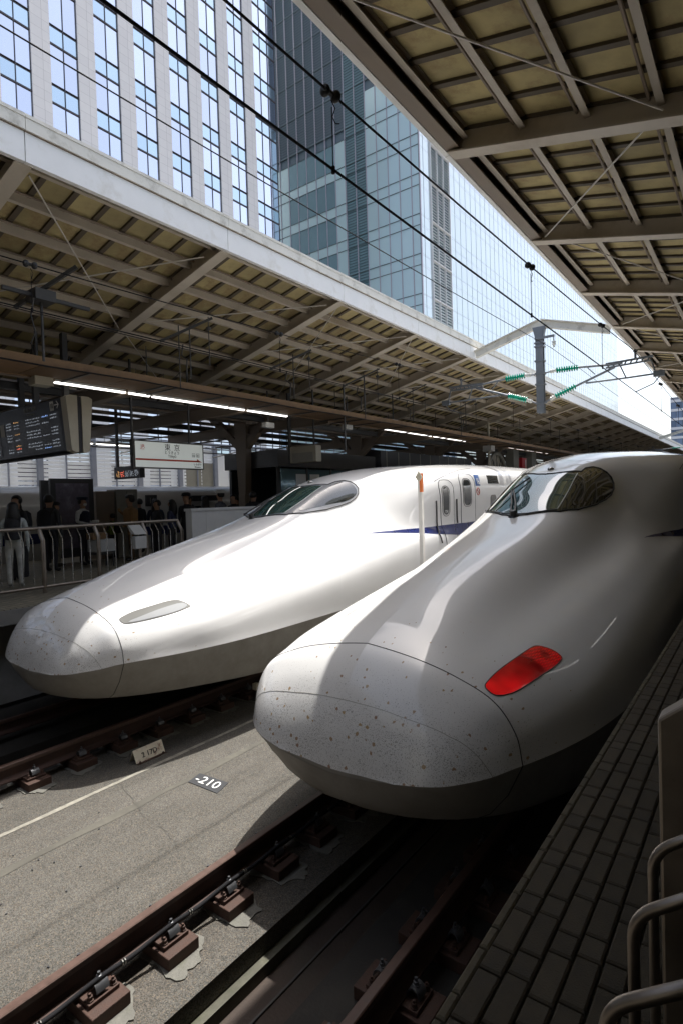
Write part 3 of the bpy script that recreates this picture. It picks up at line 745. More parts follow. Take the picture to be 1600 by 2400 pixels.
        q = rrect(w0-.03, w1+.03, z0-.03, z1+.03, .13); sline('window_frame', 'plate_dark', d, O, sz(q+[q[0]]), .006, off=.008)
    # blue door band runs over both doors
    decal('blue_band', 'train_blue', t, O, sz([(8.1,2.112),(8.65,2.118),(8.98,2.12),(9.71,2.128),(9.71,1.795),(8.98,1.84),(8.65,1.867),(8.1,1.913)]), .0085, .08)
    cr_ = V(0,0,0)
    for pts, nm in (([(7.93,2.66),(7.92,2.3),(7.90,2.12),(7.83,1.93),(7.86,1.74)], 'hand_rail'), ([(8.75,2.68),(8.77,2.13)], 'hand_rail')):
        sline(nm, 'dark_steel', t, O, sz(pts), .016, off=.02)
    for s0, s1, z0, z1, r_ in ((10.6,10.98,2.25,2.75,.1),(11.6,11.98,2.25,2.75,.1),(12.64,13.02,2.25,2.75,.1),(13.68,14.06,2.25,2.75,.1),(14.72,15.1,2.25,2.75,.1)):
        decal('passenger_window', 'dark_pane', t, O, sz(rrect(s0, s1, z0, z1, r_)), .005, .08)
    decal('destination_display', 'dark_pane', t, O, sz([(10.5,3.04),(11.2,3.04),(11.25,3.25),(10.55,3.25)]), .006, .08)
    np_ = decal('number_panel', 'train_blue_pale', t, O, sz([(9.76,2.98),(10.02,2.98),(10.06,3.25),(9.80,3.25)]), .006, .08)
    c = psurf(9.91, u_of(9.91, 3.04)); x16 = O+Vector((c.x+.022, 9.91, 3.02))
    lean = (psurf(9.91, u_of(9.91, 3.22))-psurf(9.91, u_of(9.91, 3.04))).normalized()
    text('lettering', '16', .23, 'ink_white', t, x16, (0,1,0), lean, sx=.75)
    q = [(9.88+.085*math.cos(a*.393), 2.845+.085*math.sin(a*.393)) for a in range(17)]
    sline('no_smoking_sign', 'ink_red', t, O, sz(q), .008, off=.004); sline('no_smoking_sign', 'ink_red', t, O, sz([(9.82,2.90),(9.94,2.79)]), .006, off=.004)
    cw = psurf(8.32, u_of(8.32, 2.36)); lean = (psurf(8.32, u_of(8.32, 2.5))-cw).normalized()
    text('lettering', 'F24', .095, 'ink_white', t, O+Vector((cw.x+.016, 8.32, 2.375)), (0,1,0), lean)
    sline('roof_seam', 'plate_dark', t, O, sz([(8.05,3.09),(8.45,3.2),(8.83,3.28),(9.44,3.37),(10.2,3.43)]), .006, mirror=False)
    return t
pm('train_blue_pale', (.05,.12,.32), .4, var=.05)
train(-7.25, 'white bullet train on the far track, sunlit, with clear headlamp', 'head')
train(-2.57, 'white bullet train in front, its red tail lamp glowing, nose flecked with dirt', 'tail')
# ------------------------------------------------------------------ platform canopies
YA, YB = -13.0, 118.0
def canopy(label, xe, dx, ze, y0, dy, d_purl, D, girder):
    t = thing('platform_canopy', label, 'canopy', (xe, 0, 0), 'canopies over the platforms')
    sl = .24
    def P(d, y, zo=0): return Vector((xe+dx*d, y, ze-sl*d+zo if d <= D else ze-sl*D+sl*(d-D)+zo))
    BH = .36
    ys = []; k = 0
    k0 = int((YA-y0)/dy)
    ys = [y0+dy*k for k in range(k0, int((YB-y0)/dy))]
    b = MB().ibeam(P(.10, ys[0], BH/2), P(D, ys[0], BH/2), .20, BH, .022, .014).build('beam', 'canopy_paint', t)
    copies(b, [(0, y-ys[0], 0) for y in ys[1:]])
    b = MB().ibeam(P(D+.02, ys[0], BH/2), P(2*D, ys[0], BH/2), .20, BH, .022, .014).build('beam', 'canopy_paint', t)
    copies(b, [(0, y-ys[0], 0) for y in ys[1:]])
    # purlins with a conduit beside each
    d = d_purl[0]
    while d < D-.2:
        m = MB(); p, q = P(d, YA, .235), P(d, YB, .235); nrm = Vector((-dx*-sl, 0, 1))
        m.bar(p, q, .012, .13); m.bar(p+V(dx*.03,0,-.06), q+V(dx*.03,0,-.06), .07, .012); m.bar(p+V(dx*.03,0,.06), q+V(dx*.03,0,.06), .07, .012)
        m.build('purlin', 'canopy_paint', t)
        m = MB().tube([P(d-.075, YA, .25), P(d-.075, YB, .25)], .018, 6).build('conduit', 'girder_paint', t)
        d += d_purl[1]
    # roof boards and ribs
    pit = dy/7; n_near = int(62/pit); fb = MB(); fr = MB(); nb = int((YB-YA)/pit)
    first = None; offs = []
    base = y0-dy*6
    def board(m, y): m.bar(P(.06, y, .325), P(D, y, .325), pit-.05, .02); return m
    def rib(m, y): m.bar(P(.06, y, .308), P(D, y, .308), .075, .058); return m
    ysb = [y0+pit*(k+.5) for k in range(int((YA-y0)/pit), int((YB-y0)/pit))]
    near = [y for y in ysb if -4 < y < 62]; rest = [y for y in ysb if not (-4 < y < 62)]
    o = board(MB(), near[0]).build('roof_board', 'deck_board', t); copies(o, [(0, y-near[0], 0) for y in near[1:]])
    o = rib(MB(), near[0]+pit/2).build('rib', 'rib_paint', t); copies(o, [(0, y-near[0], 0) for y in near[1:]])
    for y in rest: board(fb, y); rib(fr, y+pit/2)
    fb.build('far_roof_boards', 'deck_board', t, kind='stuff'); fr.build('far_ribs', 'rib_paint', t, kind='stuff')
    # roof skin above, both slopes, so that no daylight leaks in
    m = MB(); m.add([P(.0, YA, .37), P(D, YA, .37), P(2*D, YA, .37), P(2*D, YB, .37), P(D, YB, .37), P(0, YB, .37)], [(0,1,4,5),(1,2,3,4)]); m.build('roof_skin', 'girder_paint', t)
    m = MB(); m.bar(P(D, YA, -.02), P(D, YB, -.02), .5, .04); m.bar(P(D, YA, .1), P(D, YB, .1), .22, .25); m.build('valley_gutter', 'girder_paint', t)
    # edge
    zf0, zf1, zf2 = (ze-.005, ze+.345, ze+.53)
    if not girder:
        a = ys[0]; f = MB().box(xe+.0, xe+dx*.07, a+.006, a+dy-.006, zf0, zf1).build('fascia_panel', 'fascia_paint', t); copies(f, [(0, y-ys[0], 0) for y in ys[1:]])
        f = MB(); f.box(xe-dx*.035, xe+dx*.16, a+.003, a+dy-.003, zf1+.012, zf2); f.box(xe-dx*.045, xe+dx*.0, a+.003, a+dy-.003, zf2-.03, zf2+.012); f = f.build('gutter', 'gutter_paint', t); copies(f, [(0, y-ys[0], 0) for y in ys[1:]])
        MB().box(xe-dx*.012, xe+dx*.1, YA, YB, zf1, zf1+.012).build('shadow_gap', 'girder_paint', t)
    else:
        a = ys[0]; f = MB().box(xe-dx*.02, xe+dx*.045, a+.006, a+dy-.006, zf0, zf2).build('fascia_panel', 'fascia_paint', t); copies(f, [(0, y-ys[0], 0) for y in ys[1:]])
        m = MB(); m.bar((xe+dx*.11, YA, ze+.21), (xe+dx*.11, YB, ze+.21), .012, .40); m.bar((xe+dx*.13, YA, ze+.012), (xe+dx*.13, YB, ze+.012), .16, .02); m.build('edge_girder', 'girder_paint', t)
        MB().tube([(xe+dx*.23, YA, ze+.25), (xe+dx*.23, YB, ze+.25)], .05, 10).build('drain_pipe', 'girder_paint', t, smooth=True)
    return t, P, ys, dy
cl, PL, YL, DYL = canopy('brown boarded canopy over the far platform, its white fascia in light', -6.95, -1, 6.86, 3.32, 3.17, (.30, .62), 6.4, False)
crn, PRr, YR, DYR = canopy('brown boarded canopy overhead along the near platform', -3.16, 1, 7.02, 6.68, 3.19, (.24, .70), 6.4, True)
def rods(t, Pf, segs):
    for (d1, y1, d2, y2) in segs: MB().tube([Pf(d1, y1, .05), Pf(d2, y2, .05)], .011, 6).build('tie_rod', 'rod_steel', t)
y = 3.32
rods(cl, PL, [(.25,y+.15,3.0,y+3.05),(3.5,y+.2,.4,y+3.0-3.17+3.17),(2.6,y+3.35,.35,y+6.2),(3.2,y+3.35,5.6,y+6.2),(.3,y+6.5,5.0,y+9.4),(2.6,y+6.45,.3,y+9.4),(.3,y+9.7,3,y+12.6),(2.6,y+9.6,.3,y+12.5),(2.6,y+12.8,.3,y+15.7),(.3,y+16,3,y+18.8),(.3,y+22.3,3,y+25.2)])
y = 6.68
rods(crn, PRr, [(.2,y-2.9,2.4,y-.15),(2.2,y+.15,.3,y+3.05),(.6,y+3.4,2.4,y+6.2),(2.3,y+6.5,.3,y+9.4),(.3,y+9.7,2.4,y+12.5),(2.4,y+12.9,.3,y+15.8)])
# columns carrying the far canopy
c0 = thing('canopy_column', 'dark tapering canopy column behind the waiting passengers', 'column', (-13.35, 12.83, 1.25), 'columns of the far canopy')
MB().box(-13.50, -13.20, 12.68, 12.98, 1.25, 3.0).build('shaft', 'girder_paint', c0, bevel=.01)
MB().prism([(-13.5,12.70,3.0),(-13.2,12.70,3.0),(-13.08,12.70,5.3),(-13.62,12.70,5.3)], (0,.26,0)).build('head', 'girder_paint', c0)
MB().bar((-13.35,12.83,4.4),(-11.9,12.83,5.62), .2, .22).build('strut', 'girder_paint', c0); MB().bar((-13.35,12.83,4.4),(-14.8,12.83,5.62), .2, .22).build('strut', 'girder_paint', c0)
for k in (1, 2, 3, 4, 5, 6): dup(c0, (0, 6.34*k, 0), 'cream canopy column standing just right of the dark kiosk' if k == 1 else 'canopy column hidden far along the far platform')
# ceiling-level cross members over the far platform (deep transfer beams)
cb = thing('cross_girder', 'deep dark girders under the far canopy behind the signs', 'girder', (-13.4, 12, 4.9))
for yy in (3.3, 6.49, 9.66, 12.83, 19.17, 25.5): MB().ibeam((-17.2, yy, 5.05), (-9.9, yy, 5.05), .2, .3).build('cross_beam', 'girder_paint', cb)
for xx in (-16.8, -15.2, -12.3): MB().ibeam((xx, -6, 5.28), (xx, 60, 5.28), .12, .16).build('runner', 'dark_steel', cb)
for xx, zz in ((-14.6, 5.34), (-14.4, 5.34), (-11.4, 5.3)): MB().tube([(xx, -6, zz), (xx, 60, zz)], .035, 8).build('pipe', 'girder_paint', cb)
# far half of canopy roof is closed above the far train by a fascia
# brown cable gangway hung below the left canopy
t = thing('cable_gangway', 'long brown cable gangway hanging below the far canopy edge', 'gangway', (-9.6, 0, 5.0))
pl_ = MB().box(-9.98, -9.12, 0, 1.48, 5.02, 5.05).build('plank', 'tray_brown', t); copies(pl_, [(0, 1.5*k, 0) for k in range(-6, 60) if k])
m = MB(); m.box(-9.10, -9.06, -9, 90, 5.0, 5.14); m.box(-10.04, -10.0, -9, 90, 5.0, 5.14); m.build('side_rail', 'tray_brown', t)
h = MB(); h.box(-10.1, -9.0, .60, .63, 4.97, 4.995); h.tube([(-9.02, .72, 4.98), (-9.02, .72, 6.2)], .012, 6); h.tube([(-10.08, .72, 4.98), (-10.08, .72, 6.0)], .012, 6); h.tube([(-9.02, .72, 5.3), (-9.35, .72, 5.15)], .01, 5)
h = h.build('hanger', 'dark_steel', t); copies(h, [(0, 6.34*k, 0) for k in range(-2, 14) if k])
st_ = MB().box(-10.1, -9.0, .70, .74, 4.975, 5.0).build('strap', 'dark_steel', t); copies(st_, [(0, 1.5*k, 0) for k in range(-6, 60) if k])
for x_, z_, r_ in ((-9.2,5.07,.018),(-9.35,5.075,.022),(-9.5,5.08,.028),(-9.75,5.075,.022),(-8.95,4.97,.014)): MB().tube([(x_+random.uniform(-.03,.03), -9+k*1.5, z_+(.0 if k % 2 else .012)) for k in range(66)], r_, 6).build('cable', 'cable_black', t)
# strip lights
def strip_light(x, y0, y1, z, label, glow='tube_glow'):
    t = thing('strip_light', label, 'strip light', (x, y0, z), 'fluorescent strip lights')
    MB().box(x-.05, x+.05, y0+.01, y1-.01, z, z+.06).build('housing', 'lamp_housing', t)
    MB().prism([(x+.045*math.cos(R(180+20*k)), y0+.02, z-.002+.03*math.sin(R(180+20*k))) for k in range(10)], (0, y1-y0-.04, 0)).build('diffuser', glow, t)
    m = MB(); m.tube([(x, y0+.3, z+.06), (x, y0+.3, z+.5)], .008, 5); m.tube([(x, y1-.3, z+.06), (x, y1-.3, z+.5)], .008, 5); m.build('rod', 'dark_steel', t)
for i, (a, b) in enumerate(((5.1,7.05),(7.1,9.15),(9.2,11.2))): strip_light(-10.0, a, b, 4.98, ('left of the three lit strip lights in a row above the station sign','middle of the three lit strip lights in a row above the station sign','right of the three lit strip lights in a row above the station sign')[i])
strip_light(-10.0, 15.9, 22.2, 5.03, 'lit strip light above the roof of the left train')
strip_light(-10.0, 27.2, 30.3, 5.05, 'small distant lit strip light, left of the far pair'); strip_light(-10.0, 30.4, 33.5, 5.05, 'small distant lit strip light, right of the far pair')
for i, (a, b) in enumerate(((6.9,9.6),(9.7,12.4),(16.6,19.4))): strip_light(-16.6, a, b, 4.72, ('thin far strip light right behind the departure board','thin far strip light behind the station sign','thin far strip light behind the cream monitor')[i])
for i, (a, b) in enumerate(((-.5,1.4),(2.2,4.1),(4.9,6.8),(7.6,9.5),(10.3,12.2))): strip_light(.95, a, b, 4.6, 'strip light over the near platform, out of view above the camera', 'tube_dim')
# projector box at the left end of the lights
t = thing('lamp_box', 'grey box at the left end of the lit strip lights', 'lamp', (-10, 4.9, 4.9)); MB().box(-10.12, -9.88, 4.72, 5.04, 4.87, 5.02).build('case', 'sign_cream', t, bevel=.01); MB().box(-10.02,-9.98,4.8,4.84,5.02,5.8).build('stem','dark_steel',t)

# ------------------------------------------------------------------ overhead line
def portal(Y, near, lab):
    t = thing('portal_beam', 'cream gable beam joining both canopies '+lab, 'beam', (-5.0, Y, 7.0), 'gable beams across the gap')
    for a, b in (((-6.93, Y, 6.98), (-5.0, Y, 7.52)), ((-5.0, Y, 7.52), (-3.18, Y, 6.98))):
        MB().ibeam(a, b, .16, .22, .02, .016).build('rafter', 'gutter_paint', t)
    MB().box(-5.16, -4.84, Y-.085, Y+.085, 7.40, 7.48).build('end_plate', 'gutter_paint', t)
    return t
portal(16.3, True, 'above the green insulators'); portal(53.6, False, 'far down the track')
def insulator(m_t, p, q, n, r, name='insulator'):
    p, q = Vector(p), Vector(q); L = (q-p).length; ax = (q-p)/L; prof = []
    for k in range(n):
        a = L*k/n; prof += [(a, .03), (a+L/n*.3, r), (a+L/n*.45, r), (a+L/n*.75, .032)]
    prof.append((L, .03)); return MB().lathe(p, ax, prof, 16)
def catenary(Y, lab):
    t = thing('catenary_post', 'grey hanging catenary post with green insulator arms '+lab, 'post', (-5.0, Y, 5.0), 'hanging catenary posts')
    p = MB(); p.box(-5.10, -4.90, Y-.085, Y-.065, 5.0, 7.3); p.box(-5.10, -4.90, Y+.065, Y+.085, 5.0, 7.3); p.box(-5.012, -4.988, Y-.065, Y+.065, 5.0, 7.3); p.build('post', 'grey_steel', t)
    MB().prism([(-5.10,Y-.06,7.05),(-4.90,Y-.06,7.05),(-4.82,Y-.06,7.4),(-5.18,Y-.06,7.4)], (0,.12,0)).build('gusset', 'grey_steel', t)
    for z in (5.28, 6.1, 6.85, 6.95, 6.45, 5.8): MB().box(-5.13, -4.87, Y-.11, Y+.11, z-.02, z+.02).build('band', 'grey_steel', t)
    a = MB(); a.bar((-5.1, Y-.12, 7.06), (-4.56, Y-.12, 7.06), .05, .06); a.tube([(-4.58, Y-.12, 7.05), (-4.58, Y-.12, 6.93)], .014, 6); a = a.build('feeder_arm', 'grey_steel', t)
    MB().lathe((-4.58, Y-.12, 6.92), (0,0,-1), [(0,.03),(.03,.06),(.06,.03),(.09,.06),(.12,.03),(.18,.02)], 12).build('feeder_insulator', 'white_glaze', a)
    for s in (1, -1):
        def X(x): return -5.0+s*(x+5.0)
        YY = Y-.02*s
        # upper stay
        U0, U1, U2, U3, U4 = [(X(-4.89),YY,6.10),(X(-4.74),YY,6.11),(X(-4.56),YY,6.125),(X(-3.98),YY,6.11),(X(-2.22),YY,6.09)]
        MB().tube([U0, U1], .022, 8).build('clevis', 'grey_steel', t); MB().lathe(U1, Vector(U2)-Vector(U1), [(0,.03),(.04,.06),(.07,.04),(.1,.062),(.13,.04),(.18,.05)], 14).build('collar', 'white_glaze', t)
        insulator(t, U2, U3, 9, .085).build('insulator', 'teal_glaze', t, smooth=True, sharp=50)
        MB().tube([U3, (X(-3.2), YY, 6.05), (X(-2.9), YY, 6.05)], .03, 8).build('stay_tube', 'grey_steel', t)
        m = MB(); m.bar((X(-3.3),YY,6.08),(X(-2.2),YY,6.11), .05, .05); m.bar((X(-3.3),YY,5.98),(X(-2.25),YY,6.01), .05, .04)
        for k in range(8): xx = -3.25+k*.13; m.bar((X(xx),YY,6.0),(X(xx+.05),YY,6.08), .03, .03)
        m.build('support_arm', 'grey_steel', t)
        # diagonal
        L0, L1, L2, L3, L4 = [(X(-4.89),YY,5.28),(X(-4.75),YY,5.35),(X(-4.6),YY,5.42),(X(-4.05),YY,5.62),(X(-3.09),YY,5.97)]
        MB().tube([L0, L1], .022, 8).build('clevis', 'grey_steel', t); MB().lathe(L1, Vector(L2)-Vector(L1), [(0,.03),(.04,.06),(.07,.04),(.1,.062),(.13,.04),(.17,.05)], 14).build('collar', 'white_glaze', t)
        insulator(t, L2, L3, 9, .085).build('insulator', 'teal_glaze', t, smooth=True, sharp=50)
        MB().tube([L3, L4], .032, 8).build('diagonal_tube', 'grey_steel', t)
        m = MB(); m.tube([(X(-3.8),YY,5.66),(X(-2.79),YY,5.65),(X(-1.95),YY,5.66)], .024, 8); m.tube([(X(-3.75),YY,6.06),(X(-3.57),YY,5.86)], .014, 6); m.tube([(X(-2.97),YY,6.02),(X(-2.83),YY,5.67)], .018, 6); m.tube([(X(-2.25),YY,6.05),(X(-2.15),YY,5.67)], .018, 6)
        m.tube([(X(-2.05),YY,5.6),(X(-2.2),YY,5.42),(X(-2.62),YY,5.26)], .014, 6); m.box(min(X(-2.2),X(-1.95)), max(X(-2.2),X(-1.95)), YY-.05, YY+.05, 5.58, 5.72); m.tube([(X(-2.6),YY,6.12),(X(-2.6),YY,6.3)], .03, 8); m.ball((X(-2.6),YY,6.3), .05)
        m.build('registration_arm', 'grey_steel', t)
    return t
catenary(16.25, 'in the gap, middle distance'); catenary(53.6, 'tiny, far down the track')
def wire(name, pts, r, label, mat='cable_black'):
    P = []
    for i in range(len(pts)-1):
        a, b = Vector(pts[i]), Vector(pts[i+1]); P += [a+(b-a)*k/6 for k in range(6)]
    P.append(Vector(pts[-1])); return MB().tube(P, r, 6).build(name, mat, label=label, cat='wire', group='overhead wires')
def messz(y, x):
    # sagging span between supports at -21, 16.3, 53.6
    a = ((y+21) % 37.3)/37.3; return 6.28-2.1*a*(1-a)
ysw = [-12+2*k for k in range(60)]
for xx, nm, rr in ((-2.58, 'over the near train', .0098), (-7.32, 'under the far canopy', .008)):
    wire('contact_wire', [(xx, y, 5.24) for y in (-12, 3.5, 8, 16.3, 30, 53.6, 110)], rr*1.05, 'lower of the two black overhead wires '+nm)
    wire('messenger_wire', [(xx, y, messz(y, xx)) for y in ysw], rr, 'upper of the two black overhead wires '+nm)
    for k, y in enumerate((-1.2, 3.5, 8.05, 12.4, 20.5, 25, 29.5, 34, 40, 46)):
        z = messz(y, xx)
        t = thing('dropper', 'thin dropper hanging between the overhead wires '+nm+', '+('behind the camera','nearest in view','second in view','third in view','fourth in view','fifth in view','sixth in view','seventh in view','eighth in view','ninth in view')[k], 'dropper', (xx, y, 5.24), 'droppers of the overhead wires')
        MB().tube([(xx, y, 5.25), (xx, y+.005, z-.1)], .0045 if k < 4 else .007, 5).build('link_rod', 'cable_black', t)
        q = MB(); q.ball((xx-.02, y-.045, z+.005), .045, 10, 8, (1,.8,1)); q.ball((xx+.01, y+.045, z-.005), .045, 10, 8, (1,.8,1)); q.lathe((xx, y-.08, z), (0,1,0), [(0,.02),(.16,.02)], 8); q.build('insulator_knob', 'black_rubber', t, smooth=True)
        q = MB(); q.tube([(xx, y, z-.05), (xx+.02, y+.02, z-.11), (xx, y+.01, z-.17), (xx-.01, y+.06, z-.19), (xx, y+.10, z-.175)], .0045, 5); q.build('hook', 'cable_black', t); MB().lathe((xx, y, 5.21), (0,0,1), [(0,.014),(.05,.016),(.06,.006)], 8).build('clamp', 'cable_black', t)
wire('feeder_wire', [(-4.62, y, 6.72-1.0*(((y+21) % 37.3)/37.3)*(1-((y+21) % 37.3)/37.3)*1.2) for y in [-12+2*k for k in range(56)]], .007, 'thin black feeder wire crossing in front of the towers')
wire('feeder_wire', [(-8.35, y, 5.55+.0006*(y-8)**2) for y in [-12+2*k for k in range(40)]], .007, 'thin wire under the far canopy, above the gangway')
t = thing('wire_hanger', 'bent conduit and dark brackets hanging left under the far canopy', 'bracket', (-8.6, 4.2, 5.2))
q = MB(); q.bar((-8.9,4.0,5.75),(-8.2,4.6,6.35), .05,.05); q.bar((-8.6,3.7,5.9),(-8.6,5.0,5.9), .06,.05); q.tube([(-8.6,4.25,5.9),(-8.6,4.25,4.95)], .022, 6); q.tube([(-8.5,4.1,5.85),(-8.62,4.1,5.6),(-8.55,4.12,5.35),(-8.7,4.12,5.2)], .012, 6); q.box(-8.75,-8.45,4.1,4.4,5.82,5.98); q.build('bracket', 'dark_steel', t)
for k, (x_, y_) in enumerate(((-8.5,6.9),(-8.6,9.9),(-8.5,12.6),(-8.6,15.4),(-8.5,19))):
    t = thing('wire_hanger', ('bracket with tube hanging under the far canopy, %s from the left' % ('second','third','fourth','fifth','sixth')[k]), 'bracket', (x_, y_, 5.2), 'brackets hanging under the far canopy')
    q = MB(); q.bar((x_-.35,y_-.4,5.75),(x_+.3,y_+.3,6.2), .04,.04); q.tube([(x_,y_,6.1),(x_,y_,5.1)], .012, 6); q.tube([(x_+.3,y_+.2,6.2),(x_+.3,y_+.2,5.3)], .009, 5); q.lathe((x_+.3,y_+.2,5.95),(0,0,1),[(0,.02),(.02,.05),(.05,.05),(.07,.02)],10); q.tube([(x_-.2,y_,5.75),(x_-.25,y_,5.55),(x_-.1,y_,5.45),(x_-.12,y_,5.15)], .014, 6); q.build('bracket', 'dark_steel', t)
# ------------------------------------------------------------------ far platform: railing, gate, signs
t = thing('platform_railing', 'stainless railing with bent balusters along the far platform', 'railing', (-10.3, 5.5, 1.25))
yA, yB = 1.75, 7.97
MB().tube([(-10.46, yA, 2.40), (-10.46, yB, 2.40)], .034, 12).build('top_rail', 'stainless_dark', t, smooth=True)
MB().tube([(-10.3, yA, 1.36), (-10.3, yB, 1.36)], .030, 12).build('bottom_rail', 'stainless_dark', t, smooth=True)
yp = [1.78, 2.83, 3.88, 4.94, 5.99, 7.05, 7.95]
def post_mb(y): return MB().tube([(-10.3, y, 1.25), (-10.3, y, 2.18), (-10.44, y, 2.38)], .038, 12)
p0 = post_mb(yp[0]).build('post', 'stainless_dark', t, smooth=True, sharp=30); copies(p0, [(0, y-yp[0], 0) for y in yp[1:]])
b0 = MB().tube([(-10.3, yp[0]+.176, 1.36), (-10.3, yp[0]+.176, 2.20), (-10.45, yp[0]+.176, 2.39)], .0085, 8).build('baluster', 'stainless', t, smooth=True, sharp=30)
bal = []
for a, b in zip(yp, yp[1:]):
    n = 5
    bal += [a+(b-a)*(k+1)/(n+1) for k in range(n)]
copies(b0, [(0, y-yp[0]-.176, 0) for y in bal if abs(y-yp[0]-.176) > .01])
t = thing('railing_box', 'cream switch box with sloping lid fixed to the far railing', 'box', (-10.27, 6.82, 1.85))
MB().box(-10.28, -10.16, 6.70, 6.96, 1.88, 2.13).build('case', 'gate_white', t, bevel=.008); MB().prism([(-10.27,6.69,2.18),(-10.15,6.69,2.17),(-10.38,6.69,2.36),(-10.42,6.69,2.33)], (0,.27,0)).build('lid', 'gate_white', t)
MB().box(-10.24,-10.2,6.8,6.86,1.25,1.88).build('stem', 'stainless_dark', t)
t = thing('platform_gate', 'grey white platform gate wall above the left train nose', 'gate', (-9.7, 8.6, 1.25))
g0 = MB().box(-9.9, -9.7, 7.76, 8.14, 1.25, 2.60).build('panel', 'gate_white', t); MB().box(-9.9,-9.7,8.146,8.98,1.25,2.60).build('panel','gate_white',t); MB().box(-9.9,-9.7,8.986,9.62,1.25,2.60).build('panel','gate_white',t)
MB().box(-9.93, -9.68, 7.74, 9.64, 2.60, 2.655).build('cap', 'gate_white', t); MB().box(-9.70, -9.695, 9.25, 9.38, 2.38, 2.5).build('sensor', 'kiosk_dark', t)
# departure board facing the camera
t = thing('departure_board', 'large dark departure board with rows of lit text, left edge', 'departure board', (-12, 5.5, 3.7))
prof = lambda dx: [(dx, 5.30, 4.74), (dx, 5.38, 3.80), (dx, 5.46, 3.76), (dx, 5.62, 3.76), (dx, 5.70, 3.80), (dx, 5.78, 4.74), (dx, 5.70, 4.78), (dx, 5.38, 4.78)]
MB().prism(prof(-13.9), (3.72, 0, 0)).build('body', 'sign_dark', t)
m = MB(); m.prism([(-10.165,5.29,4.75),(-10.165,5.37,3.79),(-10.165,5.45,3.755),(-10.165,5.50,3.755),(-10.165,5.50,4.785),(-10.165,5.37,4.785)], (.19,0,0)); m.prism([(-10.165,5.79,4.75),(-10.165,5.71,3.79),(-10.165,5.63,3.755),(-10.165,5.58,3.755),(-10.165,5.58,4.785),(-10.165,5.71,4.785)], (.19,0,0)); m.build('end_cap', 'sign_cream', t)
MB().box(-10.165, -9.99, 5.503, 5.577, 3.77, 4.77).build('end_band', 'sign_dark', t)
def bp(x, z): # point on the sloping front of the board
    f = (4.74-z)/(4.74-3.80); return Vector((x, 5.30+.08*f-.006, z))
upb = (bp(0,4.5)-bp(0,4.0)).normalized()
mm = MB(); q = [bp(-13.8,3.85), bp(-12.75,3.85), bp(-12.75,4.52), bp(-13.8,4.52)]; mm.add(q, [(0,1,2,3)]); q = [bp(-12.45,3.85), bp(-10.25,3.85), bp(-10.25,4.52), bp(-12.45,4.52)]; mm.add(q, [(0,1,2,3)]); mm.build('screen', 'kiosk_dark', t)
mm = {k: MB() for k in ('led_white','led_amber','led_red','led_blue')}
def dash(mb, x0, x1, z, h):
    d = Vector((0,-.004,0)); mb.add([bp(x0,z)+d, bp(x1,z)+d, bp(x1,z+h)+d, bp(x0,z+h)+d], [(0,1,2,3)])
for xa, xb in ((-12.42, -10.3), (-13.78, -12.8)):
    for r_ in range(11):
        z = 4.47-.058*r_
        if r_ % 4 == 3: continue
        for (c0, c1, kk) in ((.0,.10,'led_white'),(.16,.26,'led_amber' if r_ % 4 == 0 else 'led_red' if r_ == 9 else 'led_white'),(.40,.52,'led_white'),(.53,.66,'led_white'),(.70,.82,'led_white' if r_ % 5 else 'led_blue'),(.85,.97,'led_white')):
            if random.random() < .16: continue
            x = xa+(xb-xa)*c0; e = xa+(xb-xa)*c1
            while x < e:
                w_ = random.uniform(.015, .045); dash(mm[kk], x, min(e, x+w_), z+random.uniform(0,.008), random.choice((.012,.018,.024))); x += w_+random.uniform(.008,.03)
for k, mb in mm.items(): mb.build('lit_text', k, t)
MB().add([bp(-12.70,4.25), bp(-12.52,4.25), bp(-12.52,4.5), bp(-12.70,4.5)], [(0,1,2,3)]).build('notice', 'sign_cream', t)
MB().add([bp(-10.58,4.55)+V(0,-.003,0), bp(-10.44,4.55)+V(0,-.003,0), bp(-10.44,4.72)+V(0,-.003,0), bp(-10.58,4.72)+V(0,-.003,0)], [(0,1,2,3)]).build('track_plate', 'ink_white', t)
text('lettering', '18', .13, 'ink_black', t, bp(-10.51,4.59)+V(0,-.006,0), (1,0,0), upb, sx=.8)
text('lettering', '発車ご案内', .10, 'cabinet_grey', t, bp(-11.35,4.63)+V(0,-.004,0), (1,0,0), upb); text('lettering', 'Train Departures', .045, 'cabinet_grey', t, bp(-11.35,4.56)+V(0,-.004,0), (1,0,0), upb)
m = MB(); y_ = -.008
m.add([bp(-10.41,4.63)+V(0,y_,0), bp(-10.27,4.63)+V(0,y_,0), bp(-10.27,4.65)+V(0,y_,0), bp(-10.41,4.65)+V(0,y_,0)], [(0,1,2,3)])
for s in (1,-1): m.add([bp(-10.24,4.64)+V(0,y_-.001,0), bp(-10.26,4.64-s*.012)+V(0,y_-.001,0), bp(-10.33,4.64+s*.06)+V(0,y_-.001,0), bp(-10.31,4.64+s*.072)+V(0,y_-.001,0)], [(0,1,2,3)])
m.build('arrow', 'ink_white', t)
for x_ in (-13.4, -12.2, -11.6, -10.45): MB().box(x_-.05, x_+.05, 5.49, 5.59, 4.78, 6.0).build('hanger', 'dark_steel', t)
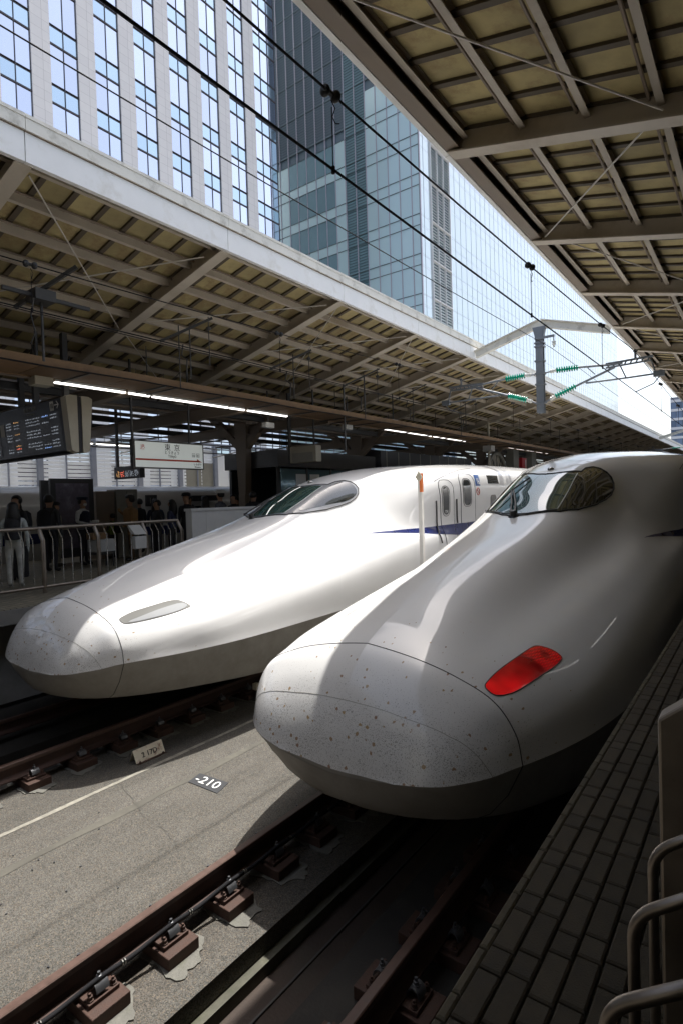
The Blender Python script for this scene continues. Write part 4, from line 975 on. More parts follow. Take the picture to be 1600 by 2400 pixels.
# station name sign, parallel to the track
t = thing('station_sign', 'white station name sign with red line and black lettering', 'sign', (-11.2, 8.4, 3.6))
X = -11.2
MB().box(X-.09, X, 7.46, 9.36, 3.62, 4.20).build('panel', 'sign_white', t)
m = MB(); m.box(X-.10, X+.008, 7.40, 7.46, 3.56, 4.24); m.box(X-.10, X+.008, 9.36, 9.385, 3.6, 4.22); m.box(X-.10, X+.008, 7.46, 9.36, 4.20, 4.225); m.box(X-.10, X+.008, 7.46, 9.36, 3.595, 3.62); m.build('frame', 'dark_steel', t)
m = MB(); m.box(X+.001, X+.004, 7.47, 9.22, 3.775, 3.815); m.prism([(X+.001,9.20,3.775),(X+.001,9.33,3.775),(X+.001,9.18,3.855),(X+.001,9.18,3.815)], (.003,0,0)); m.build('red_line', 'ink_red', t)
tx = lambda s, sz_, y, z, mt='ink_black', sx=1.0: text('lettering', s, sz_, mt, t, (X+.004, y, z), (0,1,0), (0,0,1), sx=sx)
tx('東  京', .17, 8.46, 4.035); tx('とうきょう', .085, 8.45, 3.945); tx('Tōkyō', .085, 8.45, 3.862)
tx('JR', .11, 7.66, 4.055, 'ink_red', 1.15); tx('central', .028, 7.66, 4.02, 'ink_red'); tx('しながわ', .06, 9.19, 3.70); tx('Shinagawa', .045, 9.19, 3.645)
for yy, ch in ((9.08,'山'),(9.21,'区')):
    m = MB()
    for a in ((yy-.045,yy+.045,3.895,3.90),(yy-.045,yy+.045,3.985,3.99),(yy-.045,yy-.04,3.895,3.99),(yy+.04,yy+.045,3.895,3.99)): m.box(X+.001, X+.004, *a)
    m.build('zone_mark', 'ink_black', t); tx(ch, .07, yy, 3.91)
for yy in (7.43, 9.0): MB().box(X-.06, X-.02, yy-.02, yy+.02, 4.22, 6.0).build('hanger', 'dark_steel', t)
# small train display below the sign
t = thing('led_sign', 'small black sign with amber and white dots hanging below', 'sign', (-13.8, 9, 3.5))
MB().box(-14.45, -13.25, 8.95, 9.1, 3.50, 3.83).build('case', 'sign_dark', t)
m = MB(); m2 = MB(); m3 = MB()
for c in range(5):
    for i in range(6):
        for j in range(6):
            if random.random() < .55: (m if c == 0 else m3 if c == 1 else m2).box(-14.36+c*.22+i*.028, -14.36+c*.22+i*.028+.02, 8.944, 8.949, 3.55+j*.028, 3.55+j*.028+.02)
m.build('lit_text', 'led_amber', t); m3.build('lit_text', 'led_red', t); m2.build('lit_text', 'led_white', t)
MB().box(-14.42, -14.36, 9.0, 9.06, 3.83, 5.6).build('hanger', 'dark_steel', t)
# cream monitor box
t = thing('monitor_box', 'cream boxed monitor hanging above the left train cab', 'monitor', (-10.6, 12.5, 3.8))
MB().box(-11.1, -10.12, 12.5, 12.75, 3.85, 4.32).build('case', 'sign_cream', t, bevel=.02); MB().box(-11.0, -10.22, 12.49, 12.499, 3.87, 4.13).build('screen', 'cabinet_grey', t)
MB().box(-11.17, -11.11, 12.5, 12.6, 3.83, 5.9).build('hanger', 'dark_steel', t); MB().box(-10.3, -10.27, 12.6, 12.65, 4.32, 5.9).build('hanger', 'dark_steel', t); MB().box(-9.2,-9.17,12.6,12.65,4.1,5.9).build('hanger','dark_steel',t)
# kiosk and dark enclosure behind the left train
t = thing('platform_kiosk', 'dark glazed kiosk on the far platform behind the left cab', 'kiosk', (-13, 15.5, 1.25))
MB().box(-14.4, -12.0, 12.95, 18.4, 3.83, 4.35).build('fascia', 'kiosk_dark', t); MB().box(-14.3, -12.1, 13.05, 18.3, 1.25, 2.7).build('lower_wall', 'kiosk_dark', t)
MB().box(-12.14, -12.10, 13.0, 13.12, 1.25, 3.83).build('post', 'dark_steel', t)
for k in range(4): y_ = 13.2+k*1.28; MB().box(-12.125, -12.115, y_, y_+1.2, 2.75, 3.78).build('pane', 'grey_glass', t); MB().box(-12.13, -12.09, y_+1.2, y_+1.28, 2.7, 3.83).build('mullion', 'dark_steel', t)
for k, (y_, z_) in enumerate(((13.9,3.2),(14.6,3.2),(15.6,3.15))): MB().box(-12.115, -12.108, y_, y_+.5, z_, z_+.42).build('poster', 'panel_white', t)
MB().box(-14.3,-14.2,13.05,18.3,2.7,3.83).build('rear_wall','kiosk_dark',t)
t = thing('station_wall', 'dark panelled wall on the far platform beyond the kiosk', 'wall', (-13, 30, 1.25))
MB().box(-14.5, -12.6, 19.6, 60, 1.25, 3.75).build('lower_wall', 'kiosk_dark', t); MB().box(-14.4, -12.5, 19.6, 28.5, 3.75, 4.7).build('upper_band', 'kiosk_dark', t); MB().box(-14.4,-12.45,19.7,60,3.70,3.78).build('ledge','cabinet_grey',t)
for k in range(9): MB().box(-12.498, -12.49, 20+k*.95, 20.06+k*.95, 3.78, 4.68).build('joint', 'cabinet_grey', t)
for yc in (30.8,):
    w_ = thing('arched_screen', 'round arched frame with spokes on the far platform '+('near the column' if yc < 25 else 'behind the left train roof'), 'screen', (-12, yc, 3.3), 'arched frames')
    m = MB(); P = [(-12, yc+1.35*math.cos(a), 3.6+1.45*math.sin(a)) for a in [math.pi*k/18 for k in range(19)]]; m.tube(P, .11, 8); m.build('arch', 'cabinet_grey', w_)
    m = MB()
    for a in (30, 60, 90, 120, 150): m.tube([(-12, yc, 3.6), (-12, yc+1.3*math.cos(R(a)), 3.6+1.4*math.sin(R(a)))], .025, 5)
    m.build('spokes', 'dark_steel', w_); MB().prism([(-12.06, p[1]+(yc-p[1])*.05, p[2]) for p in P], (-.02,0,0)).build('panel', 'sign_cream', w_)
for y_ in (33.2, 36.5): MB().box(-12.4, -11.9, y_, y_+.9, 1.25, 5.6).build('service_shaft', 'cabinet_grey', t)
t = thing('fire_box', 'small red box on the far platform beside the dark doorway', 'box', (-12, 33.6, 4.3)); MB().box(-12, -11.8, 34.4, 35.2, 4.25, 4.95).build('case', 'red_box', t); MB().box(-11.8,-11.79,34.9,35.1,4.35,4.85).build('label','ink_white',t)
t = thing('speaker_post', 'grey pole with loudspeaker rising from the far canopy lights', 'pole', (-9.8, 24, 1.25)); MB().tube([(-9.9,24.5,1.25),(-9.9,24.5,6)], .06, 8).build('pole','sign_cream',t); MB().box(-10.1,-9.7,24.3,24.7,4.7,4.95).build('speaker','lamp_housing',t)
for k, (x_, y_, z_, nm) in enumerate(((-9.8,13.6,4.86,'right of the cream monitor'),(-10.4,10.9,4.75,'above the station sign end'),(-9.75,16.1,5.25,'on a pole below the canopy'))):
    t = thing('security_camera', 'pale security camera box hanging '+nm, 'camera', (x_, y_, z_), 'security cameras'); MB().box(x_-.08, x_+.08, y_-.16, y_+.16, z_-.07, z_+.07).build('case', 'lamp_housing', t, bevel=.01); MB().tube([(x_,y_,z_+.07),(x_,y_,z_+.9)], .02, 6).build('stem', 'dark_steel', t)
# poster case and cabinets
t = thing('poster_case', 'framed dark floral poster behind the uniformed attendant', 'poster', (-15.2, 8.2, 1.25))
MB().box(-15.3, -15.2, 7.55, 8.75, 1.4, 3.55).build('frame', 'kiosk_dark', t); MB().box(-15.199, -15.19, 7.68, 8.6, 1.65, 3.42).build('print', 'poster_print', t); MB().box(-15.3,-15.2,7.3,7.5,1.3,3.5).build('side_post','kiosk_dark',t)
t = thing('equipment_cabinet', 'tall grey beige cabinet behind the child in green', 'cabinet', (-15.2, 9.2, 1.25)); MB().box(-15.7,-15.2,9.45,10.15,1.25,3.25).build('case','cabinet_grey',t,bevel=.01); MB().box(-15.2,-15.195,9.79,9.80,1.3,3.2).build('door_gap','ink_black',t); MB().box(-15.8,-15.25,8.85,9.42,1.25,3.2).build('side_case','girder_paint',t,bevel=.01)
for k in range(3): MB().box(-15.199,-15.19,9.9+k*.06,9.91+k*.06,2.95,3.1).build('vent','ink_black',t)
# train on the far side of that platform
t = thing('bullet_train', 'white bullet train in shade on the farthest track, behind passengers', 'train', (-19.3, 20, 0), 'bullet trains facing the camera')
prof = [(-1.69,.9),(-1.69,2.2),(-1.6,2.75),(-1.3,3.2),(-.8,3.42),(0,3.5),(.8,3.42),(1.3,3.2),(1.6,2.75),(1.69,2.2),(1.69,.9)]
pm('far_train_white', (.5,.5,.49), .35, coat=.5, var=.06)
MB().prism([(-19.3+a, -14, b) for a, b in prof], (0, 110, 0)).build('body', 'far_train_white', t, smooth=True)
MB().box(-17.62,-17.60,-14,96,1.7,2.0).build('blue_stripe','train_blue',t)
for y_ in (14.2,15.3,16.4,20,21.1,22.2,23.3,24.4): MB().box(-17.63,-17.598,y_,y_+.55,2.15,2.68).build('window','dark_pane',t)
MB().box(-17.64, -17.60, 13.9, 15.4, 2.86, 3.08).build('destination_display','kiosk_dark',t)
MB().box(-17.66, -17.60, 12.1, 12.55, 2.72, 3.12).build('number_panel','kiosk_dark',t); text('lettering', '16', .3, 'cabinet_grey', t, (-17.595, 12.33, 2.82), (0,1,0), (0,0,1), sx=.8)
# noise barrier with louvres and panels
t = thing('noise_barrier', 'bright louvred noise barrier beyond the farthest train', 'barrier', (-22.2, 15, 0))
s0 = MB().prism([(-22.08,0,3.02),(-22.045,0,3.02),(-22.05,0,3.145),(-22.085,0,3.145)], (0, 2.05, 0)).build('slat', 'slat_white', t)
offs = []
for y_ in [2.0+2.15*k for k in range(8)]+[22.6, 24.75]:
    for j in range(15): offs.append((0, y_, .16*j))
s0.location = s0.location+Vector(offs[0]); copies(s0, [tuple(Vector(o)-Vector(offs[0])) for o in offs[1:]])
for y_ in [1.95+2.15*k for k in range(9)]+[22.52,24.7,26.85]:
    MB().box(-22.1, -21.9, y_-.1, y_+.1, 0, 5.6).build('post', 'wall_post', t)
    MB().box(-22.0,-21.95,y_+1.0,y_+1.05,3,5.45).build('slat_clip','wall_post',t)
for k in range(4): MB().box(-22.15, -22.05, 19.3+k*.80, 20.08+k*.80, 2.2, 5.2).build('panel', 'panel_white', t)
MB().box(-22.16,-22.08,19.2,22.5,5.2,5.28).build('cap','wall_post',t); MB().box(-22.14,-22.04,17.4,18.3,2.2,4.75).build('grey_panel','cabinet_grey',t); MB().box(-22.14,-22.04,18.35,19.25,2.2,4.75).build('grey_panel','cabinet_grey',t)
for k in range(30): MB().box(-22.15, -22.05, 27+k*1.5, 28.48+k*1.5, 2.2, 5.3).build('panel', 'panel_white', t)
for z_ in (5.45,5.7): MB().bar((-22,0,z_),(-22,70,z_), .06,.06).build('cap_rail','wall_post',t)
t = thing('line_gantry', 'tangle of dark overhead arms above the noise barrier', 'gantry', (-20.5, 14, 5.2))
m = MB()
for k in range(9):
    y_ = 6+k*2.4; m.bar((-20.6,y_,5.25+.1*(k%2)),(-18.6,y_+1.3,5.5), .06,.06); m.tube([(-20.8,y_,4.9),(-20.8,y_+2.0,5.35),(-20.2,y_+2.3,5.2)], .03,6); m.ball((-20.3,y_+1.1,5.15),.08)
for z_ in (5.05,5.42,5.62): m.bar((-20.7,0,z_),(-20.7,40,z_+.1), .05,.05)
m.build('arms','dark_steel',t)

# ------------------------------------------------------------------ people
def person_mat(name, skin, top, legs, shoe, split=.93, sleeve=True):
    m, n, l, b = newmat(name); tc = n.new('ShaderNodeTexCoord'); sp = n.new('ShaderNodeSeparateXYZ'); l.new(tc.outputs['Object'], sp.inputs[0])
    no = noise(n, l, tc.outputs['Object'], 9, 4); z = math_(n, l, 'ADD', sp.outputs[2], 0.0); ax = math_(n, l, 'ABSOLUTE', sp.outputs[0])
    c = mix(n, l, math_(n, l, 'GREATER_THAN', z, .085), shoe, legs)
    up_ = math_(n, l, 'MAXIMUM', math_(n, l, 'GREATER_THAN', z, split), math_(n, l, 'GREATER_THAN', ax, .20)); c = mix(n, l, up_, c, top)
    at = n.new('ShaderNodeAttribute'); at.attribute_name = 'skinmask'
    c = mix(n, l, math_(n, l, 'GREATER_THAN', z, 1.455), c, skin)
    v = n.new('ShaderNodeVectorMath'); v.operation = 'SCALE'; l.new(c, v.inputs[0]); l.new(mrange(n, l, no, .3, .7, .75, 1.2), v.inputs['Scale'])
    l.new(v.outputs[0], b.inputs['Base Color']); b.inputs['Roughness'].default_value = .8
    return name
pm('hair_black', (.012,.011,.011), .5, var=.3, vs=30); pm('skin_tone', (.42,.25,.17), .55, var=.08); pm('cloth_black', (.02,.02,.023), .85, var=.3, vs=8)
pm('cloth_white', (.7,.7,.68), .85, var=.08, vs=8); pm('cloth_navy', (.02,.025,.05), .8, var=.2); pm('cloth_tan', (.34,.2,.09), .85, var=.15, vs=8)
def person(x, y, face, h, label, top, legs, skin=(.42,.25,.17), shoe=(.03,.03,.03), hair='short', arms='down', hat=None, extras=(), split=.93):
    """face: heading in degrees, 0 looks towards +Y"""
    k = h/1.72; t = thing('person', label, 'person', (x, y, 1.25)); t.rotation_euler.z = R(face); t.scale = (k, k, k)
    mt = person_mat('clothes_%d' % len(MAT), skin, top, legs, shoe, split)
    Vv = []; E = []; Rr = []
    def add(p, r, par=None):
        Vv.append(p); Rr.append(r); i = len(Vv)-1
        if par is not None: E.append((par, i))
        return i
    pel = add((0,0,.94), .135); sp1 = add((0,.0,1.08), .13, pel); ch = add((0,.0,1.27), .15, sp1); nk0 = add((0,-.005,1.42), .085, ch); nk = add((0,.005,1.48), .055, nk0)
    hd = add((0,.015,1.55), .078, nk); hm = add((0,.012,1.625), .092, hd); add((0,.0,1.695), .07, hm); add((0,.112,1.60), .014, hm)
    for s in (1, -1):
        add((s*.088, 0, 1.60), .016, hm)
        hip = add((s*.095,0,.86), .098, pel); kn = add((s*.10,.02,.49), .066, hip); an = add((s*.10,-.02,.09), .048, kn); hl = add((s*.105,.06,.045), .042, an); add((s*.115,.155,.035), .034, hl)
        sh = add((s*.185,0,1.385), .066, ch)
        if arms == 'hold': el = add((s*.225,-.01,1.12), .047, sh); wr = add((s*.12,.22,1.06), .034, el); d = Vector((-s*.25,.95,.05))
        elif arms == 'phone' and s == 1: el = add((s*.22,.03,1.13), .047, sh); wr = add((s*.07,.23,1.30), .034, el); d = Vector((-.3,.5,.7))
        elif arms == 'bag': el = add((s*.225,-.03,1.13), .05, sh); wr = add((s*.17,.13,1.03), .036, el); d = Vector((-s*.2,.9,.1))
        else: el = add((s*.235,-.02,1.12), .047, sh); wr = add((s*.245,.05,.87), .034, el); d = Vector((0,.15,-1))
        d.normalize(); w0 = Vector(Vv[wr]); pa = add(tuple(w0+d*.06), .034, wr); p0 = Vector(Vv[pa]); sd = d.cross(Vector((1,0,0)) if abs(d.x) < .5 else Vector((0,0,1))).normalized()
        for q, L in ((-.028,.075),(-.009,.088),(.01,.082),(.028,.065)):
            f1 = add(tuple(p0+sd*q+d*.05), .0095, pa); add(tuple(p0+sd*q+d*(.05+L*.5)+Vector((0,.0,-.012))), .008, f1)
        add(tuple(p0+sd*.045+d*.03), .011, pa)
    me = bpy.data.meshes.new('body'); me.from_pydata(Vv, E, []); o = bpy.data.objects.new('body', me); COL.objects.link(o); o.parent = t; ROOT[o.name] = Vector((x, y, 1.25))
    md = o.modifiers.new('skin', 'SKIN'); md.use_smooth_shade = True
    if not me.skin_vertices: me.skin_vertices.new()
    for i, r in enumerate(Rr): sv = me.skin_vertices[0].data[i]; sv.radius = (r, r); sv.use_root = (i == 0)
    o.modifiers.new('sub', 'SUBSURF').levels = 1; o.modifiers['sub'].render_levels = 1
    me.materials.append(MAT[mt])
    def loc(mb, name, mat):
        ob = MB(); ob.v = [v+Vector((x, y, 1.25)) for v in mb.v]; ob.f = mb.f; return ob.build(name, mat, t, smooth=True, sharp=50)
    hb = MB(); hb.ball((0,-.012,1.645), .112, 16, 12, (.95,1.0,1.0))
    hb.f = [f for f in hb.f if not (sum(hb.v[i].y for i in f)/4 > .035 and sum(hb.v[i].z for i in f)/4 < 1.70) and sum(hb.v[i].z for i in f)/4 > 1.57]
    loc(hb, 'hair', 'hair_black')
    if hair == 'long': q = MB(); q.lathe((0,-.045,1.66), (0,0,-1), [(0,.09),(.1,.115),(.2,.125),(.3,.12),(.36,.09)], 14); loc(q, 'hair_length', 'hair_black')
    for ex in extras: ex(loc)
    return t
def backpack(col):
    def f(loc):
        q = MB(); q.lathe((0,-.20,.98), (0,0,1), [(0,.10),(.02,.14),(.2,.15),(.38,.13),(.44,.06)], 12); loc(q, 'backpack', col)
        q = MB()
        for s in (1,-1): q.tube([(s*.11,-.15,1.0),(s*.13,-.17,1.3),(s*.12,.0,1.46),(s*.12,.13,1.35),(s*.12,.15,1.1)], .018, 6)
        loc(q, 'strap', col)
    return f
def cap(col, peak=True, officer=False):
    def f(loc):
        q = MB(); q.lathe((0,0,1.68), (0,0,1), [(0,.118),(.05,.122 if not officer else .145),(.075,.10 if not officer else .14),(.095,.05)], 16)
        if peak: q.prism([(.085*math.cos(a), .09+.10*math.sin(a), 1.685) for a in [math.pi*k/8 for k in range(9)]], (0,.01,.012))
        loc(q, 'cap', col)
    return f
def mask(loc):
    q = MB(); q.ball((0,.07,1.565), .062, 12, 8, (1.0,.75,.75)); loc(q, 'face_mask', 'cloth_white')
def vest(loc):
    q = MB(); q.lathe((0,0,.94), (0,0,1), [(0,.165),(.15,.16),(.3,.178),(.42,.165),(.46,.10)], 18); q.v = [Vector((v.x*1.02, v.y*.98, v.z)) for v in q.v]; loc(q, 'waistcoat', 'cloth_navy')
def parcel(loc):
    q = MB(); q.box(-.13,.13,.26,.42,1.0,1.07); loc(q, 'red_parcel', 'red_box'); q = MB(); q.box(-.06,.06,.3,.42,1.075,1.15); loc(q, 'pink_packet', 'ink_white')
def coat(col, L=.62):
    def f(loc):
        q = MB(); q.lathe((0,0,1.42), (0,0,-1), [(0,.11),(.06,.185),(.2,.19),(.4,.18),(L,.205),(L+.01,.16)], 18); loc(q, 'coat', col)
    return f
DK = (.022,.022,.026); D2 = (.05,.052,.06)
person(-11.62, 5.03, 60, 1.62, 'woman seen from behind in white shirt and trousers with backpack', (.55,.58,.55), (.6,.6,.55), hair='long', extras=(backpack('cloth_black'),), shoe=(.5,.5,.48))
person(-13.0, 5.7, 200, 1.78, 'passenger in black seen behind the woman in white', DK, DK, extras=(backpack('cloth_black'),))
person(-13.6, 6.7, 30, 1.80, 'tall passenger in dark grey jacket left of the poster', D2, DK, extras=(backpack('cloth_black'),))
person(-12.5, 4.5, 100, 1.66, 'passenger in black at the left frame edge', DK, DK, hair='long')
person(-14.28, 7.9, -65, 1.74, 'station attendant in peaked cap, white mask and dark waistcoat', (.62,.64,.66), DK, hat=1, arms='hold', extras=(cap('cloth_navy', officer=True), mask, vest, parcel))
person(-14.6, 7.35, -55, 1.62, 'woman in cream blouse and beige trousers beside the attendant', (.42,.40,.33), (.28,.26,.2), arms='bag', hair='long', extras=(cap('cloth_black', False),))
person(-15.2, 9.3, 120, 1.28, 'child in green top looking towards the attendant', (.20,.27,.03), DK, arms='bag', extras=(backpack('cloth_black'),))
person(-13.9, 9.05, 150, 1.76, 'passenger in tan jacket looking at a phone', (.30,.17,.07), (.16,.1,.05), arms='phone', extras=(coat('cloth_tan', .5), cap('hair_black', False)))
person(-13.2, 9.4, 170, 1.62, 'passenger in black print top by the railing end', DK, DK)
person(-13.1, 9.8, 120, 1.62, 'woman in navy in profile by the railing end', (.03,.035,.07), DK, hair='long')
person(-12.9, 10.15, 200, 1.78, 'passenger in black cap and dark hoodie', DK, DK, extras=(cap('cloth_black'),))
person(-13.4, 11.2, 90, 1.70, 'passenger in dark clothes left of the man in white cap', DK, DK, hair='long')
person(-12.8, 11.3, 110, 1.84, 'man in white cap and grey shirt above the gate', (.09,.095,.11), DK, extras=(cap('cloth_white'),))
person(-13.0, 12.0, 180, 1.74, 'man in black shirt beside the canopy column', DK, DK)
person(-12.6, 12.45, 10, 1.80, 'man in black seen from behind right of the column', DK, DK, extras=(backpack('cloth_black'),))
person(-11.2, 12.5, 60, 1.82, 'passenger whose dark head shows behind the left cab', DK, DK)
person(-11.9, 4.0, 150, 1.7, 'dark figure half cut by the left frame edge', DK, DK)
person(-14.2, 6.2, 210, 1.72, 'dark figure between the two passengers left of the poster', D2, DK, hair='long')
person(-15.8, 10.6, 100, 1.7, 'dim figure behind the tan jacket passenger', DK, DK)
person(-14.4, 10.2, 60, 1.66, 'dim figure in dark blue behind the railing end', (.03,.04,.08), DK, hair='long', arms='bag')
person(-14.6, 11.6, 200, 1.74, 'dim figure with backpack between the caps', D2, DK, extras=(backpack('cloth_black'),))
person(-13.9, 13.0, 140, 1.72, 'dim figure right beside the canopy column', DK, DK, arms='phone')
t = thing('suitcase', 'dark suitcase standing behind the railing at left', 'suitcase', (-12.6, 5.6, 1.25)); MB().box(-12.85,-12.4,5.4,5.65,1.33,1.98).build('shell','cloth_black',t,bevel=.03); MB().tube([(-12.75,5.62,1.98),(-12.75,5.62,2.3),(-12.5,5.62,2.3),(-12.5,5.62,1.98)], .012, 6).build('handle','stainless_dark',t)
for a in (-12.8,-12.45): MB().lathe((a,5.5,1.29),(1,0,0),[(0,.04),(.03,.04)],10).build('wheel','black_rubber',t)
t = thing('trolley', 'pale carton and box on a trolley behind the railing', 'trolley', (-13.2, 7.7, 1.25))
MB().box(-13.4,-13.0,7.5,8.0,1.65,1.95).build('carton','gate_white',t,bevel=.01); MB().box(-13.35,-13.05,7.45,7.8,1.96,2.12).build('box','tray_brown',t,bevel=.008); MB().box(-13.4,-13.0,7.5,8.0,1.58,1.64).build('deck','dark_steel',t)
for a in (-13.36,-13.04):
    for b in (7.54,7.96): MB().tube([(a,b,1.27),(a,b,1.58)], .02, 6).build('leg','dark_steel',t)
# ------------------------------------------------------------------ towers
def tower_white():
    X = -38.0; t = thing('office_tower', 'white tiled office tower with paired window columns at upper left', 'building', (X, 20, -.5))
    y_end = 42.55; ZT_ = 75
    MB().box(X-22, X-.5, -30, y_end-.03, -.5, ZT_).build('core', 'pier_tile_base', t)
    pitch, pw = 3.24, 1.27
    y0s = [38.25-pitch*k for k in range(0, 22)]
    p = MB().box(X-.5, X, y0s[0], y0s[0]+pw, -.5, ZT_)
    # pier origin in the middle of the pier so that the tile joints sit alike
    def pier(y):
        mb = MB(); o = None
        mb.box(X-.5, X, y, y+pw, -.5, ZT_); return mb
    me = None
    for y in y0s:
        if me is None:
            o = pier(y).build('pier', 'pier_tile', t)
            for v in o.data.vertices: v.co.y -= (y+pw/2-20)
            o.location.y += (y+pw/2-20); me = o; yb = y
        else:
            c = me.copy(); COL.objects.link(c); c.location.y = me.location.y+(y-yb)
    fl = 3.955; zb = 35.36-fl*9
    floors = [zb+fl*k for k in range(0, 19)]
    cache = {}
    npane = 0; stuff = MB(); stuff2 = MB()
    bays = [(y+pw-pitch, y) for y in y0s]+[(y0s[0]+pw, y_end)]
    fr = MB()
    for a, b in bays:
        cols = 3 if b == y_end else 2; wd = (b-a)/cols
        f_ = MB()
        for c in range(cols+1): f_.box(X-.20, X-.10, a+wd*c-.022, a+wd*c+.022, -.5, ZT_)
        for z in floors:
            f_.box(X-.21, X-.12, a, b, z-.02, z+.02); f_.box(X-.21, X-.125, a, b, z-.15, z-.12); f_.box(X-.21, X-.08, a, b, z-1.31-.045, z-1.31+.055)
        f_.build('window_frame', 'mullion_dark', t)
        for z in floors:
            for c in range(cols):
                for nm, z0, z1, mt in (('pane', z+.02, z+fl-1.36, 'tower_glass'), ('spandrel_pane', z-1.25, z-.15, 'tower_spandrel')):
                    yy0, yy1 = a+wd*c+.035, a+wd*(c+1)-.035
                    if a > 14 and 24 < z < 54+.0*a and npane < 290:
                        key = (nm, round(yy1-yy0, 2)); npane += 1
                        if key not in cache:
                            o = MB().box(X-.175, X-.15, yy0, yy1, z0, z1).build(nm, mt, t); cache[key] = (o, yy0, z0)
                        else:
                            o, oy, oz = cache[key]; q = o.copy(); COL.objects.link(q); q.location = o.location+Vector((0, yy0-oy, z0-oz))
                    else: (stuff if nm == 'pane' else stuff2).box(X-.175, X-.15, yy0, yy1, z0, z1)
    stuff.build('other_panes', 'tower_glass', t, kind='stuff'); stuff2.build('other_spandrels', 'tower_spandrel', t, kind='stuff')
tower_white()
def tower_glass():
    XF, YF = -28.0, 52.84; t = thing('glass_tower', 'blue glass office tower with louvred bands behind the gap', 'building', (XF, YF, -.5))
    ZT_ = 80; fl = 4.08; zt0 = 36.01-fl*9; fls = [zt0+fl*k for k in range(0, 20)]   # top of spandrel at each floor
    MB().box(-58, XF-.12, YF+.12, 151, -.5, ZT_).build('core', 'louvre_dark', t)
    # end face (towards the camera)
    xs = [XF-.95-1.385*k for k in range(0, 18)]; xe = [XF]+xs
    LV = (5, 6)          # louvre columns
    mul = MB()
    for x in xe: mul.box(x-.045, x+.045, YF-.07, YF+.1, -.5, ZT_)
    mul.build('mullions', 'mullion_light', t)
    lz = 46.2
    tr = MB()
    for z in fls:
        tr.box(xe[-1], XF, YF-.05, YF+.1, z-.035, z+.035)
        if z < lz: tr.box(xe[-1], XF, YF-.05, YF+.1, z-1.13-.03, z-1.13+.03)
    tr.build('transoms', 'mullion_dark' if False else 'mullion_teal', t)
    cache = {}; cnt = 0; rest = MB()
    slat_b = MB(); slats_far = MB()
    for c in range(len(xe)-1):
        x1, x0 = xe[c]-.045, xe[c+1]+.045
        for z in fls:
            if c in LV or z > lz or (z+fl > lz+.5 and c > 6):
                if z < 20: continue
                q = MB(); j = 0
                z0, z1 = z+.035, z+fl-.035
                nsl = 13
                for j in range(nsl):
                    zz = z0+(z1-z0)*(j+.5)/nsl; q.add([(x0,YF-.02,zz-.15),(x1,YF-.02,zz-.15),(x1,YF+.07,zz+.13),(x0,YF+.07,zz+.13)], [(0,1,2,3)])
                q.build('louvre', 'louvre_blue' if c in LV else 'louvre_dark' if z < lz+8 else 'louvre_dark', t)
                continue
            clear = 8 <= c <= 12 and z < lz
            for nm, z0, z1, mt in (('spandrel_pane', z-1.10, z-.035, 'frost_glass'), ('pane', z+.035, z+fl-1.16, 'grey_glass' if clear else 'frost_glass')):
                if z0 > lz+.2 and nm == 'pane': mt = 'grey_glass'
                if z > 18 and cnt < 290:
                    key = (nm, mt, round(x1-x0, 2)); cnt += 1
                    if key not in cache: o = MB().box(x0, x1, YF, YF+.03, z0, z1).build(nm, mt, t); cache[key] = (o, x0, z0)
                    else: o, ox, oz = cache[key]; q = o.copy(); COL.objects.link(q); q.location = o.location+Vector((x0-ox, 0, z0-oz))
                else: rest.box(x0, x1, YF, YF+.03, z0, z1)
    rest.build('lower_panes', 'frost_glass', t, kind='stuff')
    # long face along the track
    def ymul(): 
        ys_ = [YF, 53.7]+[55.2, 56.66, 58.12, 59.6]; y = 59.6
        while y < 150: y += 1.49; ys_.append(y)
        return ys_
    ys_ = ymul(); m1 = MB(); m2 = MB()
    for y in ys_: (m1 if 55 < y < 60 else m2).box(XF-.1, XF+(-.04 if not 55 < y < 60 else .12), y-.035, y+.035, -.5, ZT_)
    m1.build('louvre_frame', 'frame_white', t); m2.build('mullions', 'mullion_face', t)
    tr = MB()
    for z in fls: tr.box(XF-.1, XF-.042, YF, 151, z-.012, z+.012); tr.box(XF-.1, XF-.043, YF, 151, z-1.145, z-1.125)
    tr.build('transoms', 'mullion_light', t)
    cache = {}; cnt = 0; rest = MB()
    for i in range(len(ys_)-1):
        ya, yb = ys_[i]+.035, ys_[i+1]-.035
        for z in fls:
            if 55 < ys_[i] < 59.5:
                if z > 14 and ys_[i] < 60:
                    q = MB()
                    for j in range(13):
                        zz = z+fl*(j+.5)/13; q.add([(XF+.06,ya,zz-.12),(XF+.06,yb,zz-.12),(XF-.05,yb,zz+.12),(XF-.05,ya,zz+.12)], [(0,1,2,3)])
                    q.build('louvre', 'louvre_pale', t); MB().box(XF-.05, XF+.16, ya, yb, z-.06, z+.06).build('louvre_rail', 'frame_white', t)
                continue
            if ys_[i] < 85 and 14 < z < 52 and cnt < 290:
                key = round(yb-ya, 2); cnt += 1
                if key not in cache: o = MB().box(XF-.08, XF-.05, ya, yb, z+.02, z+fl-.02).build('face_pane', 'white_glass', t); cache[key] = (o, ya, z)
                else: o, oy, oz = cache[key]; q = o.copy(); COL.objects.link(q); q.location = o.location+Vector((0, ya-oy, z-oz))
            else: rest.box(XF-.08, XF-.05, ya, yb, z+.02, z+fl-.02)
    rest.build('far_panes', 'white_glass', t, kind='stuff')
tower_glass()
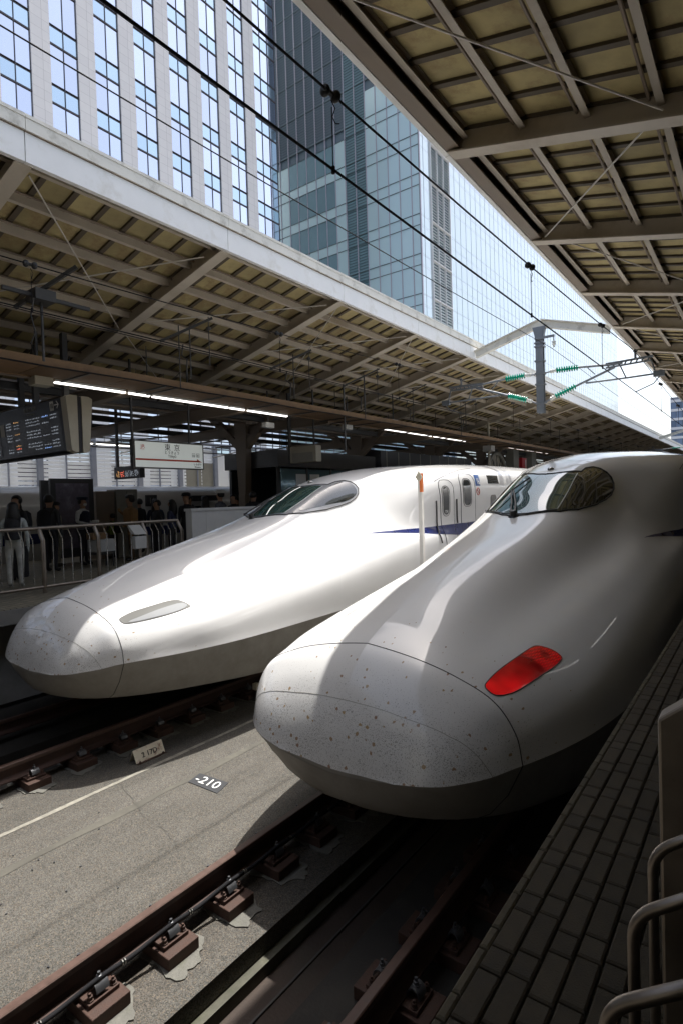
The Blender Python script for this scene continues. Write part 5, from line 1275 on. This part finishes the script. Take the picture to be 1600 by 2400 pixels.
def far_block():
    Y = 260; t = thing('distant_block', 'hazy blue grey office block at the right frame edge', 'building', (-24, Y, -.5))
    MB().box(-29.5, -8, Y, Y+30, -.5, 39).build('core', 'wall_post', t)
    fr = MB()
    for k in range(11): fr.box(-29.5, -8, Y-.3, Y, 1+3.6*k, 2.0+3.6*k)
    fr.build('bands', 'frame_white', t); p = MB()
    o = MB().box(-29.3, -27.6, Y-.15, Y-.1, 2.05, 4.55).build('pane', 'far_glass', t)
    copies(o, [(1.9*i, 0, 3.6*k) for i in range(11) for k in range(10) if i or k])
far_block()
# ------------------------------------------------------------------ near railing at the lower right
t = thing('near_railing', 'stainless railing of bent tubes, blurred at lower right', 'railing', (-.16, 1, 1.25))
def bent(y, r):
    pts = [(-.16, y, 1.25), (-.16, y, 2.10)]
    for k in range(1, 7):
        a = R(52*k/6); pts.append((-.16+.07*(1-math.cos(a)), y, 2.10+.07*math.sin(a)))
    e = pts[-1]; pts.append((e[0]+.13, y, e[2]+.10)); return MB().tube(pts, r, 12)
b = bent(.35, .0085).build('baluster', 'stainless_dark', t, smooth=True, sharp=0); copies(b, [(0, .18*k, 0) for k in range(-3, 14) if k and k != 5])
MB().tube([(.03, -3, 2.28), (.03, 5, 2.28)], .03, 12).build('top_rail', 'stainless_dark', t, smooth=True, sharp=0); MB().tube([(-.16, -3, 1.36), (-.16, 5, 1.36)], .026, 12).build('bottom_rail', 'stainless_dark', t, smooth=True, sharp=0)
def flat_post(y):
    m = MB(); m.prism([(-.17,y-.03,1.25),(-.11,y-.03,1.25),(-.11,y-.03,2.28),(.03,y-.03,2.42),(.03,y-.03,2.48),(-.17,y-.03,2.31)], (0,.06,0)); return m
p = flat_post(1.25).build('post', 'stainless_dark', t, bevel=.006); copies(p, [(0, -1.08, 0), (0, 1.08, 0), (0, 2.16, 0)])
# white post with an orange arrow head between the trains
t = thing('marker_post', 'white post with orange capped diamond head between the trains', 'post', (-5.0, 9.14, -.29))
MB().box(-5.035, -4.965, 9.105, 9.175, -.29, 2.85).build('shaft', 'post_white', t)
m = MB(); m.box(-5.035, -5.0, 9.104, 9.176, 2.85, 3.18); m.build('cap_face', 'post_white', t); MB().box(-4.999, -4.963, 9.103, 9.177, 2.84, 3.18).build('orange_cap', 'orange_paint', t)
MB().prism([(-5.0,9.09,3.02),(-4.93,9.09,3.11),(-5.0,9.09,3.22),(-5.07,9.09,3.11)], (0,-.012,0)).build('diamond', 'marker_paint', t)
t = thing('added_sky_blocker', 'added block across the tracks, out of view behind the camera, cutting sky light', 'building', (-8, -20, -.5))  # added unseen block that holds back sky light from behind
MB().box(-26, 10, -32, -13.2, -.5, 14).build('block', 'cabinet_grey', t)
w_ = MB().box(-25, -22.2, -13.2, -13.1, 8, 11).build('window', 'dark_pane', t); copies(w_, [(3.4*k, 0, 0) for k in range(1, 10)])
# added unseen wall beyond the near platform, keeps the right side dark
t = thing('added_shade_wall', 'added dark wall, out of view on the right, keeping daylight off the near platform', 'wall', (8, 30, 0)); MB().box(8.0, 8.2, -14, 118, 0, 7.0).build('wall', 'platform_side', t)
